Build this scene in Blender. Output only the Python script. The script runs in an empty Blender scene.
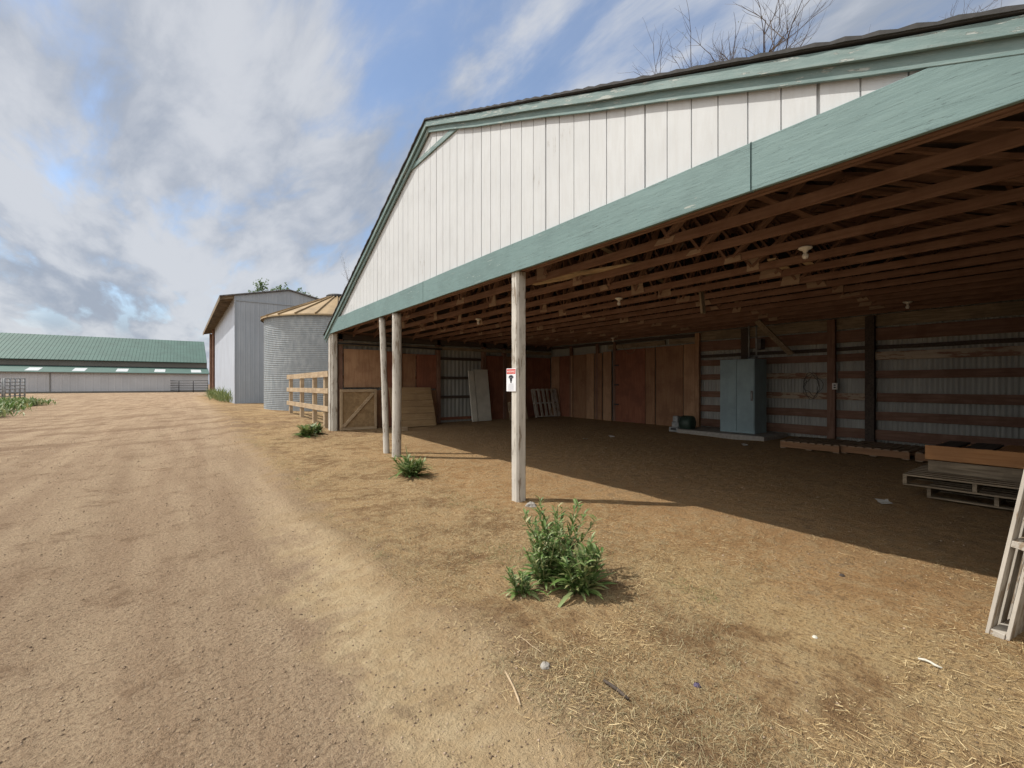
import bpy, math, random
import numpy as np
from mathutils import Vector, Matrix
random.seed(7); RNG = np.random.default_rng(7)
R = math.radians
scene = bpy.context.scene
col = scene.collection

# ------------------------------------------------------------------ camera
YAW = math.atan(332/455)
cam_d = bpy.data.cameras.new('camera'); cam = bpy.data.objects.new('camera', cam_d); col.objects.link(cam)
cam_d.sensor_width = 36; cam_d.lens = 455/1024*36; cam_d.clip_start = 0.05; cam_d.clip_end = 3000
cam.location = (0, 0, 1.5); cam.rotation_euler = (R(90), 0, -YAW)
scene.camera = cam

# ------------------------------------------------------------------ light, sky, exposure
SUN_EL = R(52.6); SUN_H = Vector((-.69, .724, 0)).normalized()
sd = Vector((SUN_H.x*math.cos(SUN_EL), SUN_H.y*math.cos(SUN_EL), math.sin(SUN_EL)))
sl = bpy.data.lights.new('sun', 'SUN'); sl.energy = 3.75; sl.angle = R(0.55); sl.color = (1, .945, .86)
so = bpy.data.objects.new('sun', sl); col.objects.link(so)
so.rotation_euler = sd.to_track_quat('Z', 'Y').to_euler(); so.location = (-20, 20, 30)
w = bpy.data.worlds.new('World'); scene.world = w; w.use_nodes = True
nt = w.node_tree; nt.nodes.clear()
def N(nt, t, **k):
    n = nt.nodes.new(t)
    for a, b in k.items():
        if a == 'inp':
            for i, v in b.items(): n.inputs[i].default_value = v
        else: setattr(n, a, b)
    return n
def math_n(nt, op, a, b=None, c=None, clamp=False):
    n = nt.nodes.new('ShaderNodeMath'); n.operation = op; n.use_clamp = clamp
    for i, v in enumerate((a, b, c)):
        if v is None: continue
        if isinstance(v, (int, float)): n.inputs[i].default_value = v
        else: nt.links.new(v, n.inputs[i])
    return n.outputs[0]
def mix_n(nt, f, a, b, mode='MIX'):
    n = nt.nodes.new('ShaderNodeMix'); n.data_type = 'RGBA'; n.blend_type = mode
    for s, v in ((n.inputs['Factor'], f), (n.inputs[6], a), (n.inputs[7], b)):
        if isinstance(v, (int, float)): s.default_value = v
        elif isinstance(v, tuple): s.default_value = (v[0], v[1], v[2], 1)
        else: nt.links.new(v, s)
    return n.outputs[2]
def ramp_n(nt, v, p0, p1):
    n = nt.nodes.new('ShaderNodeMapRange'); n.interpolation_type = 'SMOOTHSTEP'
    n.inputs['From Min'].default_value = p0; n.inputs['From Max'].default_value = p1
    nt.links.new(v, n.inputs['Value']); return n.outputs[0]
sky = N(nt, 'ShaderNodeTexSky', sky_type='NISHITA', sun_disc=False)
sky.sun_elevation = SUN_EL; sky.sun_rotation = math.atan2(SUN_H.x, SUN_H.y)
sky.air_density = 1.0; sky.dust_density = 0.8; sky.ozone_density = 1.5
tc = N(nt, 'ShaderNodeTexCoord'); sep = N(nt, 'ShaderNodeSeparateXYZ'); nt.links.new(tc.outputs['Generated'], sep.inputs[0])
zz = math_n(nt, 'ADD', math_n(nt, 'MAXIMUM', sep.outputs[2], 0.0), 0.16)
cx = math_n(nt, 'DIVIDE', sep.outputs[0], zz); cy = math_n(nt, 'DIVIDE', sep.outputs[1], zz)
cmb = N(nt, 'ShaderNodeCombineXYZ'); nt.links.new(cx, cmb.inputs[0]); nt.links.new(cy, cmb.inputs[1])
mp = N(nt, 'ShaderNodeMapping'); nt.links.new(cmb.outputs[0], mp.inputs[0]); mp.inputs['Rotation'].default_value = (0, 0, R(66)); mp.inputs['Scale'].default_value = (1.35, .52, 1); mp.inputs['Location'].default_value = (3.1, 1.7, 0)
warp = N(nt, 'ShaderNodeTexNoise', inp={'Scale': .9, 'Detail': 3}); nt.links.new(mp.outputs[0], warp.inputs['Vector'])
vm = N(nt, 'ShaderNodeVectorMath', operation='MULTIPLY_ADD'); nt.links.new(warp.outputs['Color'], vm.inputs[0]); vm.inputs[1].default_value = (.55, .55, 0); nt.links.new(mp.outputs[0], vm.inputs[2])
n1 = N(nt, 'ShaderNodeTexNoise', inp={'Scale': 2.7, 'Detail': 12, 'Roughness': .57}); nt.links.new(vm.outputs[0], n1.inputs['Vector'])
n2 = N(nt, 'ShaderNodeTexNoise', inp={'Scale': 1.6, 'Detail': 10, 'Roughness': .58}); nt.links.new(vm.outputs[0], n2.inputs['Vector'])
# a clear blue gap in the north-east, cloud elsewhere
gapd = Vector((.589+.808*.1, .808-.589*.1, .70)).normalized()
dt = N(nt, 'ShaderNodeVectorMath', operation='DOT_PRODUCT'); nt.links.new(tc.outputs['Generated'], dt.inputs[0]); dt.inputs[1].default_value = gapd
gap = ramp_n(nt, dt.outputs['Value'], .90, 1.0)
cov = ramp_n(nt, math_n(nt, 'SUBTRACT', n1.outputs[0], math_n(nt, 'MULTIPLY', gap, .20)), .26, .50)
cov = math_n(nt, 'MULTIPLY_ADD', cov, .76, .20)
cov = math_n(nt, 'MAXIMUM', cov, math_n(nt, 'SUBTRACT', 1.0, ramp_n(nt, sep.outputs[2], .05, .20)))
shade = ramp_n(nt, math_n(nt, 'ADD', math_n(nt, 'MULTIPLY', n2.outputs[0], .62), math_n(nt, 'MULTIPLY', n1.outputs[0], .38)), .40, .58)
cloud = mix_n(nt, shade, (2.35, 2.65, 3.2), (4.2, 4.35, 4.65))
skyc = mix_n(nt, 1.0, sky.outputs[0], (1.0, 1.06, 1.10), 'MULTIPLY')
mixc = mix_n(nt, cov, skyc, cloud)
# added sky glow out of view, behind and left, to light the barn interior
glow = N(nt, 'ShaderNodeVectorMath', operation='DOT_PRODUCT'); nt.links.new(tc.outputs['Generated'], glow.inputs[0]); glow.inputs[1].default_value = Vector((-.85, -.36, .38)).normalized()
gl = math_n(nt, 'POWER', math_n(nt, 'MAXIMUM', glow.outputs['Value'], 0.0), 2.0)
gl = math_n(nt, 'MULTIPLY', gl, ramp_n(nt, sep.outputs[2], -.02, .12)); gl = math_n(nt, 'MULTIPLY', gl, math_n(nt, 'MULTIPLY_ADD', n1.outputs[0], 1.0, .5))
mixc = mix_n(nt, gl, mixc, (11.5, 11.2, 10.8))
bg = N(nt, 'ShaderNodeBackground'); bg.inputs[1].default_value = 0.12
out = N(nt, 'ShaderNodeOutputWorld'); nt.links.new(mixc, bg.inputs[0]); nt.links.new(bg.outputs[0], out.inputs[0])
vs = scene.view_settings; vs.view_transform = 'Standard'; vs.look = 'None'; vs.gamma = 1; vs.use_curve_mapping = False; vs.exposure = 0.35
scene.cycles.max_bounces = 6; scene.cycles.diffuse_bounces = 5

# ------------------------------------------------------------------ helpers
class MB:
    def __init__(s): s.v = []; s.f = []
    def add(s, vs, fs):
        o = len(s.v); s.v += [tuple(v) for v in vs]; s.f += [tuple(i+o for i in f) for f in fs]; return s
    def box(s, x0, x1, y0, y1, z0, z1):
        v = [(x, y, z) for x in (x0, x1) for y in (y0, y1) for z in (z0, z1)]
        return s.add(v, [(0,1,3,2),(4,6,7,5),(0,4,5,1),(2,3,7,6),(0,2,6,4),(1,5,7,3)])
    def beam(s, p0, p1, wd, ht, up=(0,0,1)):
        p0 = Vector(p0); p1 = Vector(p1); d = (p1-p0).normalized(); a = d.cross(Vector(up))
        if a.length < 1e-4: a = d.cross(Vector((1,0,0)))
        a.normalize(); b = a.cross(d).normalized(); a = a*wd/2; b = b*ht/2
        v = [p+i*a+j*b for p in (p0, p1) for i in (-1, 1) for j in (-1, 1)]
        return s.add(v, [(0,1,3,2),(4,6,7,5),(0,4,5,1),(2,3,7,6),(0,2,6,4),(1,5,7,3)])
    def tube(s, pts, rs, n=8, cap=True):
        pts = [Vector(p) for p in pts]
        if isinstance(rs, (int, float)): rs = [rs]*len(pts)
        o = len(s.v); prev = None
        for i, p in enumerate(pts):
            d = (pts[min(i+1, len(pts)-1)]-pts[max(i-1, 0)]).normalized()
            a = (prev - prev.dot(d)*d) if prev else d.cross(Vector((.3, .9, .2)))
            if a.length < 1e-4: a = d.cross(Vector((1, 0, 0)))
            a.normalize(); prev = a; b = d.cross(a)
            for k in range(n):
                t = 2*math.pi*k/n; s.v.append(tuple(p+(a*math.cos(t)+b*math.sin(t))*rs[i]))
        for i in range(len(pts)-1):
            for k in range(n):
                k2 = (k+1) % n; s.f.append((o+i*n+k, o+i*n+k2, o+(i+1)*n+k2, o+(i+1)*n+k))
        if cap:
            s.f.append(tuple(o+k for k in range(n))[::-1]); s.f.append(tuple(o+(len(pts)-1)*n+k for k in range(n)))
        return s
    def lathe(s, prof, c=(0,0,0), n=32):
        o = len(s.v)
        for r, z in prof:
            for k in range(n):
                t = 2*math.pi*k/n; s.v.append((c[0]+r*math.cos(t), c[1]+r*math.sin(t), c[2]+z))
        for i in range(len(prof)-1):
            for k in range(n):
                k2 = (k+1) % n; s.f.append((o+i*n+k, o+i*n+k2, o+(i+1)*n+k2, o+(i+1)*n+k))
        return s
def finish(o, m, bev=0, smooth=False):
    o.data.materials.append(m)
    if smooth:
        o.data.polygons.foreach_set('use_smooth', [True]*len(o.data.polygons))
    if bev:
        b = o.modifiers.new('bevel', 'BEVEL'); b.width = bev; b.segments = 2; b.limit_method = 'ANGLE'
    return o
def make(name, mb, m, parent=None, bev=0, smooth=False, local=False):
    """mesh in world coordinates (or already local to its thing)"""
    me = bpy.data.meshes.new(name)
    off = Vector((0, 0, 0))
    if parent and not local:
        off = Vector(parent.get('_o', (0, 0, 0)))
    vs = [(v[0]-off.x, v[1]-off.y, v[2]-off.z) for v in mb.v]
    me.from_pydata(vs, [], mb.f); me.update()
    o = bpy.data.objects.new(name, me); col.objects.link(o)
    if parent:
        o.parent = parent; o['_o'] = tuple(off)
    return finish(o, m, bev, smooth)
def npmesh(name, V, F, m, smooth=False):
    """fast mesh from numpy arrays, F is (n,3) or (n,4)"""
    me = bpy.data.meshes.new(name); k = F.shape[1]
    me.vertices.add(len(V)); me.vertices.foreach_set('co', V.astype(np.float32).ravel())
    me.loops.add(F.size); me.loops.foreach_set('vertex_index', F.astype(np.int32).ravel())
    me.polygons.add(len(F)); me.polygons.foreach_set('loop_start', np.arange(0, F.size, k, dtype=np.int32))
    me.update(calc_edges=True); me.validate()
    o = bpy.data.objects.new(name, me); col.objects.link(o); return finish(o, m, 0, smooth)
def tag(o, label=None, cat=None, group=None, kind=None):
    if label: o['label'] = label
    if cat: o['category'] = cat
    if group: o['group'] = group
    if kind: o['kind'] = kind
    return o
def thing(name, loc, label, cat, group=None, rot=(0,0,0)):
    o = bpy.data.objects.new(name, None); col.objects.link(o); o.location = loc; o.rotation_euler = rot
    o.empty_display_size = .2; o['_o'] = tuple(loc)
    return tag(o, label, cat, group)
def solo(name, mb, m, loc, label, cat, group=None, rot=(0,0,0), bev=0, smooth=False, local=False):
    """a thing that is one mesh; mb in world coordinates unless local"""
    me = bpy.data.meshes.new(name); L = Vector((0,0,0)) if local else Vector(loc)
    me.from_pydata([(v[0]-L.x, v[1]-L.y, v[2]-L.z) for v in mb.v], [], mb.f); me.update()
    o = bpy.data.objects.new(name, me); col.objects.link(o); o.location = loc; o.rotation_euler = rot
    finish(o, m, bev, smooth); return tag(o, label, cat, group)
def copy_tree(o, parent=None):
    c = o.copy(); col.objects.link(c)
    if parent: c.parent = parent
    for ch in list(o.children): copy_tree(ch, c)
    return c

# ------------------------------------------------------------------ numpy noise and the lie of the land
_L = RNG.random((256, 256))
def vnoise(x, y):
    xi = np.floor(x).astype(int); yi = np.floor(y).astype(int); fx = x-xi; fy = y-yi
    fx = fx*fx*(3-2*fx); fy = fy*fy*(3-2*fy); a = _L[xi % 256, yi % 256]; b = _L[(xi+1) % 256, yi % 256]
    c = _L[xi % 256, (yi+1) % 256]; d = _L[(xi+1) % 256, (yi+1) % 256]
    return (a*(1-fx)+b*fx)*(1-fy)+(c*(1-fx)+d*fx)*fy
def fbm(x, y, o=4):
    s = 0; a = .5
    for i in range(o): s = s+a*vnoise(x*2**i+17.3*i, y*2**i+9.1*i); a *= .5
    return s
def sst(v, a, b):
    t = np.clip((v-a)/(b-a), 0, 1); return t*t*(3-2*t)
def macro(x, y):
    x = np.asarray(x, float); y = np.asarray(y, float)
    gx = .03*np.clip(x-3.5, 0, 8.4)*(1-sst(y, 14, 18))
    gy = .42*sst(y, 5, 25)*(1-.8*np.clip((x-3.5)/8, 0, 1)*(1-sst(y, 14, 18)))
    fx = sst(x, -5, 2); far = .32*sst(y, 35, 75)
    return gx+gy*fx*(1-sst(y, 35, 75))+far
def gz(x, y): return float(macro(x, y))
def relief(x, y):
    x = np.asarray(x, float); y = np.asarray(y, float)
    r = (fbm(x*.7, y*.7, 3)-.44)*.05*(1-.75*sst(y,6,16))+(fbm(x*3.1, y*3.1, 3)-.44)*.028*(1-.85*sst(y,3.5,9))+(fbm(x*13, y*13, 2)-.37)*.014
    road = 1-sst(x+(fbm(x*.9+40, y*.9, 3)-.44)*.9, .7, 1.5)
    # soft wheel ruts along the track and a low berm at its edge
    rut = -.022*np.exp(-((x+.35+.2*np.sin(y*.2))/.28)**2)-.022*np.exp(-((x+2.1+.2*np.sin(y*.2))/.28)**2)
    berm = .035*np.exp(-((x-1.25-.15*np.sin(y*.8))/.22)**2)*(1-sst(y, 12, 30))
    heap = .10*np.exp(-(((x-2.2)/1.4)**2+((y-16)/3.2)**2))*(fbm(x*2.3, y*2.3, 4))*1.6
    near = (1-sst(np.hypot(x, y), 40, 90))
    return (r*(1-.45*road)*(1-.6*road*sst(y,3,9))+rut+berm+heap)*near
def gsurf(x, y): return macro(x, y)+relief(x, y)
def road_edge(y): return 1.25+.25*np.sin(y*.7)+.15*np.sin(y*1.9+1)+np.where(y > 24, (y-24)*.006, 0)
def road_left(y): return -7.2+.4*np.sin(y*.35)-np.where(y > 44, (y-44)*.9, 0)

# ------------------------------------------------------------------ materials
def mat(name):
    m = bpy.data.materials.new(name); m.use_nodes = True; t = m.node_tree; b = t.nodes['Principled BSDF']
    return m, t, b
def objco(t, scale=(1,1,1), rnd=True, loc=(0,0,0)):
    c = N(t, 'ShaderNodeTexCoord'); src = c.outputs['Object']
    if rnd:
        oi = N(t, 'ShaderNodeObjectInfo'); a = N(t, 'ShaderNodeVectorMath', operation='MULTIPLY_ADD')
        t.links.new(oi.outputs['Random'], a.inputs[0]); a.inputs[1].default_value = (37, 53, 71); t.links.new(src, a.inputs[2]); src = a.outputs[0]
    m = N(t, 'ShaderNodeMapping'); m.inputs['Scale'].default_value = scale; m.inputs['Location'].default_value = loc
    t.links.new(src, m.inputs[0]); return m.outputs[0]
def objco_rot(t, sc, rot):
    v = objco(t); m = N(t, 'ShaderNodeMapping', vector_type='TEXTURE'); m.inputs['Rotation'].default_value = (rot, 0, 0); m.inputs['Scale'].default_value = tuple(1/q for q in sc)
    t.links.new(v, m.inputs[0]); return m.outputs[0]
def noise(t, v, sc, det=5, ro=.55):
    n = N(t, 'ShaderNodeTexNoise', inp={'Scale': sc, 'Detail': det, 'Roughness': ro}); t.links.new(v, n.inputs['Vector']); return n.outputs[0]
def bump(t, b, h, s, dist=.01):
    n = N(t, 'ShaderNodeBump', inp={'Strength': s, 'Distance': dist}); t.links.new(h, n.inputs['Height']); t.links.new(n.outputs[0], b.inputs['Normal'])
def wood(name, c1, c2, axis=2, rough=.8, blot=None, blot_amt=.5, fine=30, bs=.5):
    m, t, b = mat(name); sc = [1, 1, 1]; sc[axis] = .07
    v = objco(t, tuple(sc)); n = noise(t, v, fine, 7, .65); v2 = objco(t); n2 = noise(t, v2, 2.2, 5, .6)
    c = mix_n(t, ramp_n(t, n, .3, .7), c1, c2)
    if blot: c = mix_n(t, math_n(t, 'MULTIPLY', ramp_n(t, n2, .45, .62), blot_amt), c, blot)
    t.links.new(c, b.inputs['Base Color']); b.inputs['Roughness'].default_value = rough; b.inputs['Specular IOR Level'].default_value = .25
    bump(t, b, n, bs, .004); return m
def painted(name, paint, under, axis=2, amt=.60, rough=.6, dirt=(.18,.14,.1), bs=.5, var=.12, fine=22, rot=0, crack=False):
    m, t, b = mat(name); sc = [1, 1, 1]; sc[axis] = .13
    v = objco(t, tuple(sc)) if not rot else objco_rot(t, sc, rot); n = noise(t, v, fine, 8, .7); v2 = objco(t); n2 = noise(t, v2, 1.7, 5, .6); n3 = noise(t, v2, 60, 3, .6)
    chip = ramp_n(t, math_n(t, 'ADD', n, math_n(t, 'MULTIPLY', math_n(t, 'SUBTRACT', n2, .5), .5)), amt, amt+.03)
    p2 = tuple(x*(1-var*2) for x in paint)
    c = mix_n(t, ramp_n(t, n2, .35, .7), paint, p2)
    c = mix_n(t, math_n(t, 'MULTIPLY', ramp_n(t, n, .42, .62), .25), c, dirt)
    c = mix_n(t, chip, c, under)
    if crack:
        sk = [9, 9, 9]; sk[axis] = .22; ck = noise(t, objco(t, tuple(sk)), 4.0, 3, .5)
        line = math_n(t, 'LESS_THAN', math_n(t, 'ABSOLUTE', math_n(t, 'SUBTRACT', ck, .565)), .0035)
        c = mix_n(t, math_n(t, 'MULTIPLY', line, .6), c, tuple(q*.35 for q in paint)); n = math_n(t, 'SUBTRACT', n, math_n(t, 'MULTIPLY', line, .5))
    t.links.new(c, b.inputs['Base Color']); b.inputs['Roughness'].default_value = rough; b.inputs['Specular IOR Level'].default_value = .3
    h = math_n(t, 'SUBTRACT', math_n(t, 'MULTIPLY_ADD', n3, .2, n), math_n(t, 'MULTIPLY', chip, .5)); bump(t, b, h, bs, .003); return m
def metal(name, c, c2, rough=.5, met=.3, sc=(1,1,.1), streak=.4, rust=None):
    m, t, b = mat(name); v = objco(t, sc); n = noise(t, v, 6, 6, .6); v2 = objco(t); n2 = noise(t, v2, .8, 5, .6)
    k = mix_n(t, ramp_n(t, n, .35, .7), c, c2)
    k = mix_n(t, math_n(t, 'MULTIPLY', ramp_n(t, n2, .4, .7), streak), k, tuple(x*.75 for x in c2))
    if rust: k = mix_n(t, math_n(t, 'MULTIPLY', ramp_n(t, noise(t, v2, 7, 8, .7), .6, .68), .7), k, rust)
    t.links.new(k, b.inputs['Base Color']); b.inputs['Roughness'].default_value = rough; b.inputs['Metallic'].default_value = met
    return m
def plain(name, c, rough=.6, met=0, var=.15, sc=8):
    m, t, b = mat(name); v = objco(t); n = noise(t, v, sc, 5)
    t.links.new(mix_n(t, ramp_n(t, n, .3, .7), tuple(x*(1-var) for x in c), tuple(x*(1+var) for x in c)), b.inputs['Base Color'])
    b.inputs['Roughness'].default_value = rough; b.inputs['Metallic'].default_value = met; return m
def island(name, cols, rough=.7, trans=0, sheen=.3):
    m, t, b = mat(name); g = N(t, 'ShaderNodeNewGeometry'); r = N(t, 'ShaderNodeValToRGB'); r.color_ramp.interpolation = 'LINEAR'
    e = r.color_ramp.elements
    while len(e) < len(cols): e.new(.5)
    for i, c in enumerate(cols): e[i].position = i/(len(cols)-1); e[i].color = (*c, 1)
    t.links.new(g.outputs['Random Per Island'], r.inputs[0]); t.links.new(r.outputs[0], b.inputs['Base Color'])
    b.inputs['Roughness'].default_value = rough; b.inputs['Specular IOR Level'].default_value = sheen
    if trans:
        tr = N(t, 'ShaderNodeBsdfTranslucent'); t.links.new(r.outputs[0], tr.inputs[0]); mx = N(t, 'ShaderNodeMixShader', inp={0: trans})
        t.links.new(b.outputs[0], mx.inputs[1]); t.links.new(tr.outputs[0], mx.inputs[2]); t.links.new(mx.outputs[0], t.nodes['Material Output'].inputs[0])
    return m

def soil_mat():
    m, t, b = mat('soil'); g = N(t, 'ShaderNodeNewGeometry'); P = g.outputs['Position']; s = N(t, 'ShaderNodeSeparateXYZ'); t.links.new(P, s.inputs[0])
    flat = N(t, 'ShaderNodeVectorMath', operation='MULTIPLY'); t.links.new(P, flat.inputs[0]); flat.inputs[1].default_value = (1, 1, 0); P = flat.outputs[0]
    nA = noise(t, P, .45, 5, .6); nB = noise(t, P, 1.6, 6, .62); nC = noise(t, P, 7, 7, .68); nD = noise(t, P, 42, 5, .7); nE = noise(t, P, 140, 3, .7)
    x = math_n(t, 'ADD', s.outputs[0], math_n(t, 'MULTIPLY', math_n(t, 'SUBTRACT', nB, .5), 1.6))
    x = math_n(t, 'ADD', x, math_n(t, 'MULTIPLY', math_n(t, 'SUBTRACT', nC, .5), .5))
    road = math_n(t, 'SUBTRACT', 1.0, ramp_n(t, x, .85, 1.7))
    farr = ramp_n(t, s.outputs[1], 44, 60); road = math_n(t, 'MAXIMUM', road, farr)
    # --- gravel track
    mr = N(t, 'ShaderNodeMapping'); t.links.new(P, mr.inputs[0]); mr.inputs['Scale'].default_value = (1.6, .16, 1); nR = noise(t, mr.outputs[0], 1.5, 4, .6)
    rc = mix_n(t, ramp_n(t, nR, .36, .64), (.33, .232, .148), (.425, .315, .205))
    rc = mix_n(t, math_n(t, 'MULTIPLY', ramp_n(t, nB, .5, .66), .35), rc, (.265, .175, .105))
    rc = mix_n(t, math_n(t, 'MULTIPLY', ramp_n(t, nC, .52, .66), .35), rc, (.24, .16, .10))
    rc = mix_n(t, math_n(t, 'MULTIPLY', ramp_n(t, nD, .50, .62), .6), rc, (.17, .115, .075))
    rc = mix_n(t, math_n(t, 'MULTIPLY', ramp_n(t, nD, .46, .36), .4), rc, (.50, .40, .28))
    rc = mix_n(t, math_n(t, 'MULTIPLY', ramp_n(t, nE, .54, .62), .6), rc, (.19, .135, .09))
    rc = mix_n(t, math_n(t, 'MULTIPLY', ramp_n(t, nE, .42, .34), .5), rc, (.55, .45, .33))
    # --- pale fine dust along the edge of the track
    edge = math_n(t, 'MULTIPLY', ramp_n(t, x, .5, .95), math_n(t, 'SUBTRACT', 1.0, ramp_n(t, x, 1.05, 1.6)))
    edge = math_n(t, 'MULTIPLY', edge, math_n(t, 'MULTIPLY_ADD', ramp_n(t, s.outputs[1], 3.2, 7), -.85, 1.0))
    rc = mix_n(t, math_n(t, 'MULTIPLY', edge, math_n(t, 'SUBTRACT', .95, farr)), rc, mix_n(t, ramp_n(t, nC, .3, .7), (.46, .335, .19), (.58, .455, .285)))
    # --- straw-littered yard
    sc_ = mix_n(t, ramp_n(t, nB, .36, .62), (.235, .145, .072), (.42, .285, .145))
    org = math_n(t, 'MULTIPLY', ramp_n(t, s.outputs[0], 2.5, 3.6), ramp_n(t, s.outputs[1], 13, 7)); sc_ = mix_n(t, math_n(t, 'MULTIPLY', org, .6), sc_, mix_n(t, ramp_n(t, nC, .35, .6), (.45, .265, .115), (.33, .185, .08)))
    pst = math_n(t, 'MULTIPLY', math_n(t, 'MULTIPLY', ramp_n(t, x, 2.5, 3.0), ramp_n(t, x, 3.9, 3.3)), ramp_n(t, s.outputs[1], 2.9, 2.1)); sc_ = mix_n(t, math_n(t, 'MULTIPLY', pst, .7), sc_, (.48, .345, .175))
    sc_ = mix_n(t, math_n(t, 'MULTIPLY', ramp_n(t, nC, .46, .60), .5), sc_, (.47, .36, .20))
    sc_ = mix_n(t, math_n(t, 'MULTIPLY', ramp_n(t, nC, .46, .36), .55), sc_, (.16, .095, .05))
    sc_ = mix_n(t, math_n(t, 'MULTIPLY', ramp_n(t, nD, .50, .62), .6), sc_, (.13, .08, .045))
    sc_ = mix_n(t, math_n(t, 'MULTIPLY', ramp_n(t, nE, .54, .64), .4), sc_, (.15, .10, .055))
    fib = None
    for k, (rot, off) in enumerate(((25, 0), (-50, 4), (80, 9))):
        mf = N(t, 'ShaderNodeMapping'); t.links.new(P, mf.inputs[0]); mf.inputs['Rotation'].default_value = (0, 0, R(rot)); mf.inputs['Scale'].default_value = (110, 13, 1); mf.inputs['Location'].default_value = (off, off, 0)
        q = ramp_n(t, noise(t, mf.outputs[0], 1.0, 2, .5), .60, .70); fib = q if fib is None else math_n(t, 'MAXIMUM', fib, q)
    sc_ = mix_n(t, math_n(t, 'MULTIPLY', fib, math_n(t, 'MULTIPLY', ramp_n(t, nB, .38, .56), .75)), sc_, (.54, .43, .26))
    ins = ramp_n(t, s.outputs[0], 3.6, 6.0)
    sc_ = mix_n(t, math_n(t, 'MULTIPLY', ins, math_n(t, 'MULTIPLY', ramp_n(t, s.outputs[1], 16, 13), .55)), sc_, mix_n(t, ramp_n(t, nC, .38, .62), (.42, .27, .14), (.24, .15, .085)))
    # churned dark earth near the corner and fence
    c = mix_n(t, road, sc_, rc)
    # dark trodden streaks further up the yard
    mk = N(t, 'ShaderNodeMapping'); t.links.new(P, mk.inputs[0]); mk.inputs['Scale'].default_value = (.35, 1.0, 1); nK = noise(t, mk.outputs[0], .9, 7, .65)
    dk = math_n(t, 'MULTIPLY', ramp_n(t, nK, .48, .60), ramp_n(t, s.outputs[1], 8, 16)); c = mix_n(t, math_n(t, 'MULTIPLY', dk, .55), c, (.185, .115, .07))
    dk2 = math_n(t, 'MULTIPLY', ramp_n(t, nB, .52, .66), ramp_n(t, nC, .45, .6)); c = mix_n(t, math_n(t, 'MULTIPLY', dk2, .45), c, (.16, .10, .06))
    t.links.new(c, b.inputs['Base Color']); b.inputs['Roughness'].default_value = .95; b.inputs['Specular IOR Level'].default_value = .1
    h = math_n(t, 'ADD', math_n(t, 'MULTIPLY', nC, 1.6), math_n(t, 'ADD', math_n(t, 'MULTIPLY', nD, .75), math_n(t, 'MULTIPLY', nE, .3))); bump(t, b, h, 1.0, .045)
    return m
M = {}
M['soil'] = soil_mat()
RED = (.155, .088, .062); RED2 = (.235, .14, .10)
for i, ax in enumerate('XYZ'):
    M['brown'+ax] = wood('stained_timber_'+ax.lower(), RED, RED2, i, blot=(.13, .066, .044), fine=26)
    M['grey'+ax] = wood('weathered_wood_'+ax.lower(), (.16, .125, .085), (.33, .265, .185), i, blot=(.12, .09, .06), fine=34)
    M['tan'+ax] = wood('pale_plank_'+ax.lower(), (.34, .25, .155), (.48, .375, .25), i, blot=(.24, .17, .11), blot_amt=.5)
M['orange'] = wood('orange_plank', (.36, .17, .07), (.46, .24, .105), 1, blot=(.3, .15, .07))
M['darkw'] = wood('dark_board', (.045, .035, .03), (.09, .07, .055), 0)
M['post'] = painted('peeling_white_post_paint', (.54, .515, .46), (.25, .21, .165), 2, .565, dirt=(.28, .25, .2), bs=.8)
M['siding'] = painted('white_siding_paint', (.525, .545, .555), (.30, .28, .25), 2, .70, var=.035, dirt=(.42, .42, .41), bs=.5)
M['teal'] = painted('sage_green_paint', (.145, .225, .222), (.33, .37, .34), 1, .665, var=.08, dirt=(.20, .29, .28), bs=1.0, fine=38, crack=True)
M['teald'] = painted('sage_green_trim_paint', (.155, .235, .23), (.33, .37, .35), 1, .60, var=.10, dirt=(.32, .38, .36), bs=1.0, fine=34)
M['teald0'] = painted('sage_green_trim_paint', (.155, .235, .23), (.33, .37, .35), 1, .60, var=.10, dirt=(.32, .38, .36), bs=1.0, fine=34, rot=-math.atan(.456))
M['teald1'] = painted('sage_green_trim_paint', (.155, .235, .23), (.33, .37, .35), 1, .60, var=.10, dirt=(.32, .38, .36), bs=1.0, fine=34, rot=math.atan(.389))
M['shingle'] = plain('dark_shingle', (.045, .045, .045), .9, sc=30)
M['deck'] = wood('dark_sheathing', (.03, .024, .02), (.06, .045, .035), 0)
M['steel'] = metal('galvanised_wall_sheet', (.27, .275, .255), (.36, .365, .335), .55, .1, streak=.5)
M['shed'] = metal('grey_shed_sheet', (.29, .325, .365), (.33, .365, .405), .6, .05)
M['shedw'] = metal('pale_shed_sheet', (.46, .50, .58), (.54, .59, .67), .5, .1)
M['bin'] = metal('galvanised_bin', (.20, .23, .25), (.30, .33, .35), .5, .1, sc=(1, 1, .5), streak=.5)
M['binroof'] = plain('tan_bin_roof', (.29, .205, .105), .6, .1, .2, 1.5)
M['groof'] = plain('green_metal_roof', (.045, .105, .086), .65, .1, .12, .6)
M['fwall'] = plain('pale_sheet_wall', (.44, .45, .465), .6, .0, .06, .5)
M['cler'] = plain('drab_clerestory_sheet', (.15, .14, .12), .7, .0, .1, .5)
M['skyl'] = plain('white_skylight_panel', (.5, .53, .54), .5)
M['pipe'] = plain('grey_steel_pipe', (.14, .135, .135), .6, .4, .3)
M['pipel'] = plain('pale_steel_pipe', (.27, .28, .28), .6, .2, .25)
M['dark'] = plain('near_black_metal', (.02, .02, .022), .6)
M['cab'] = painted('blue_grey_cabinet_paint', (.26, .36, .39), (.15, .12, .1), 2, .74, rough=.45, dirt=(.17, .22, .24), bs=.15, fine=6)
M['conc'] = plain('concrete', (.30, .28, .25), .9, sc=14)
M['white'] = plain('white_plastic', (.62, .6, .56), .4, var=.06)
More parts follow.
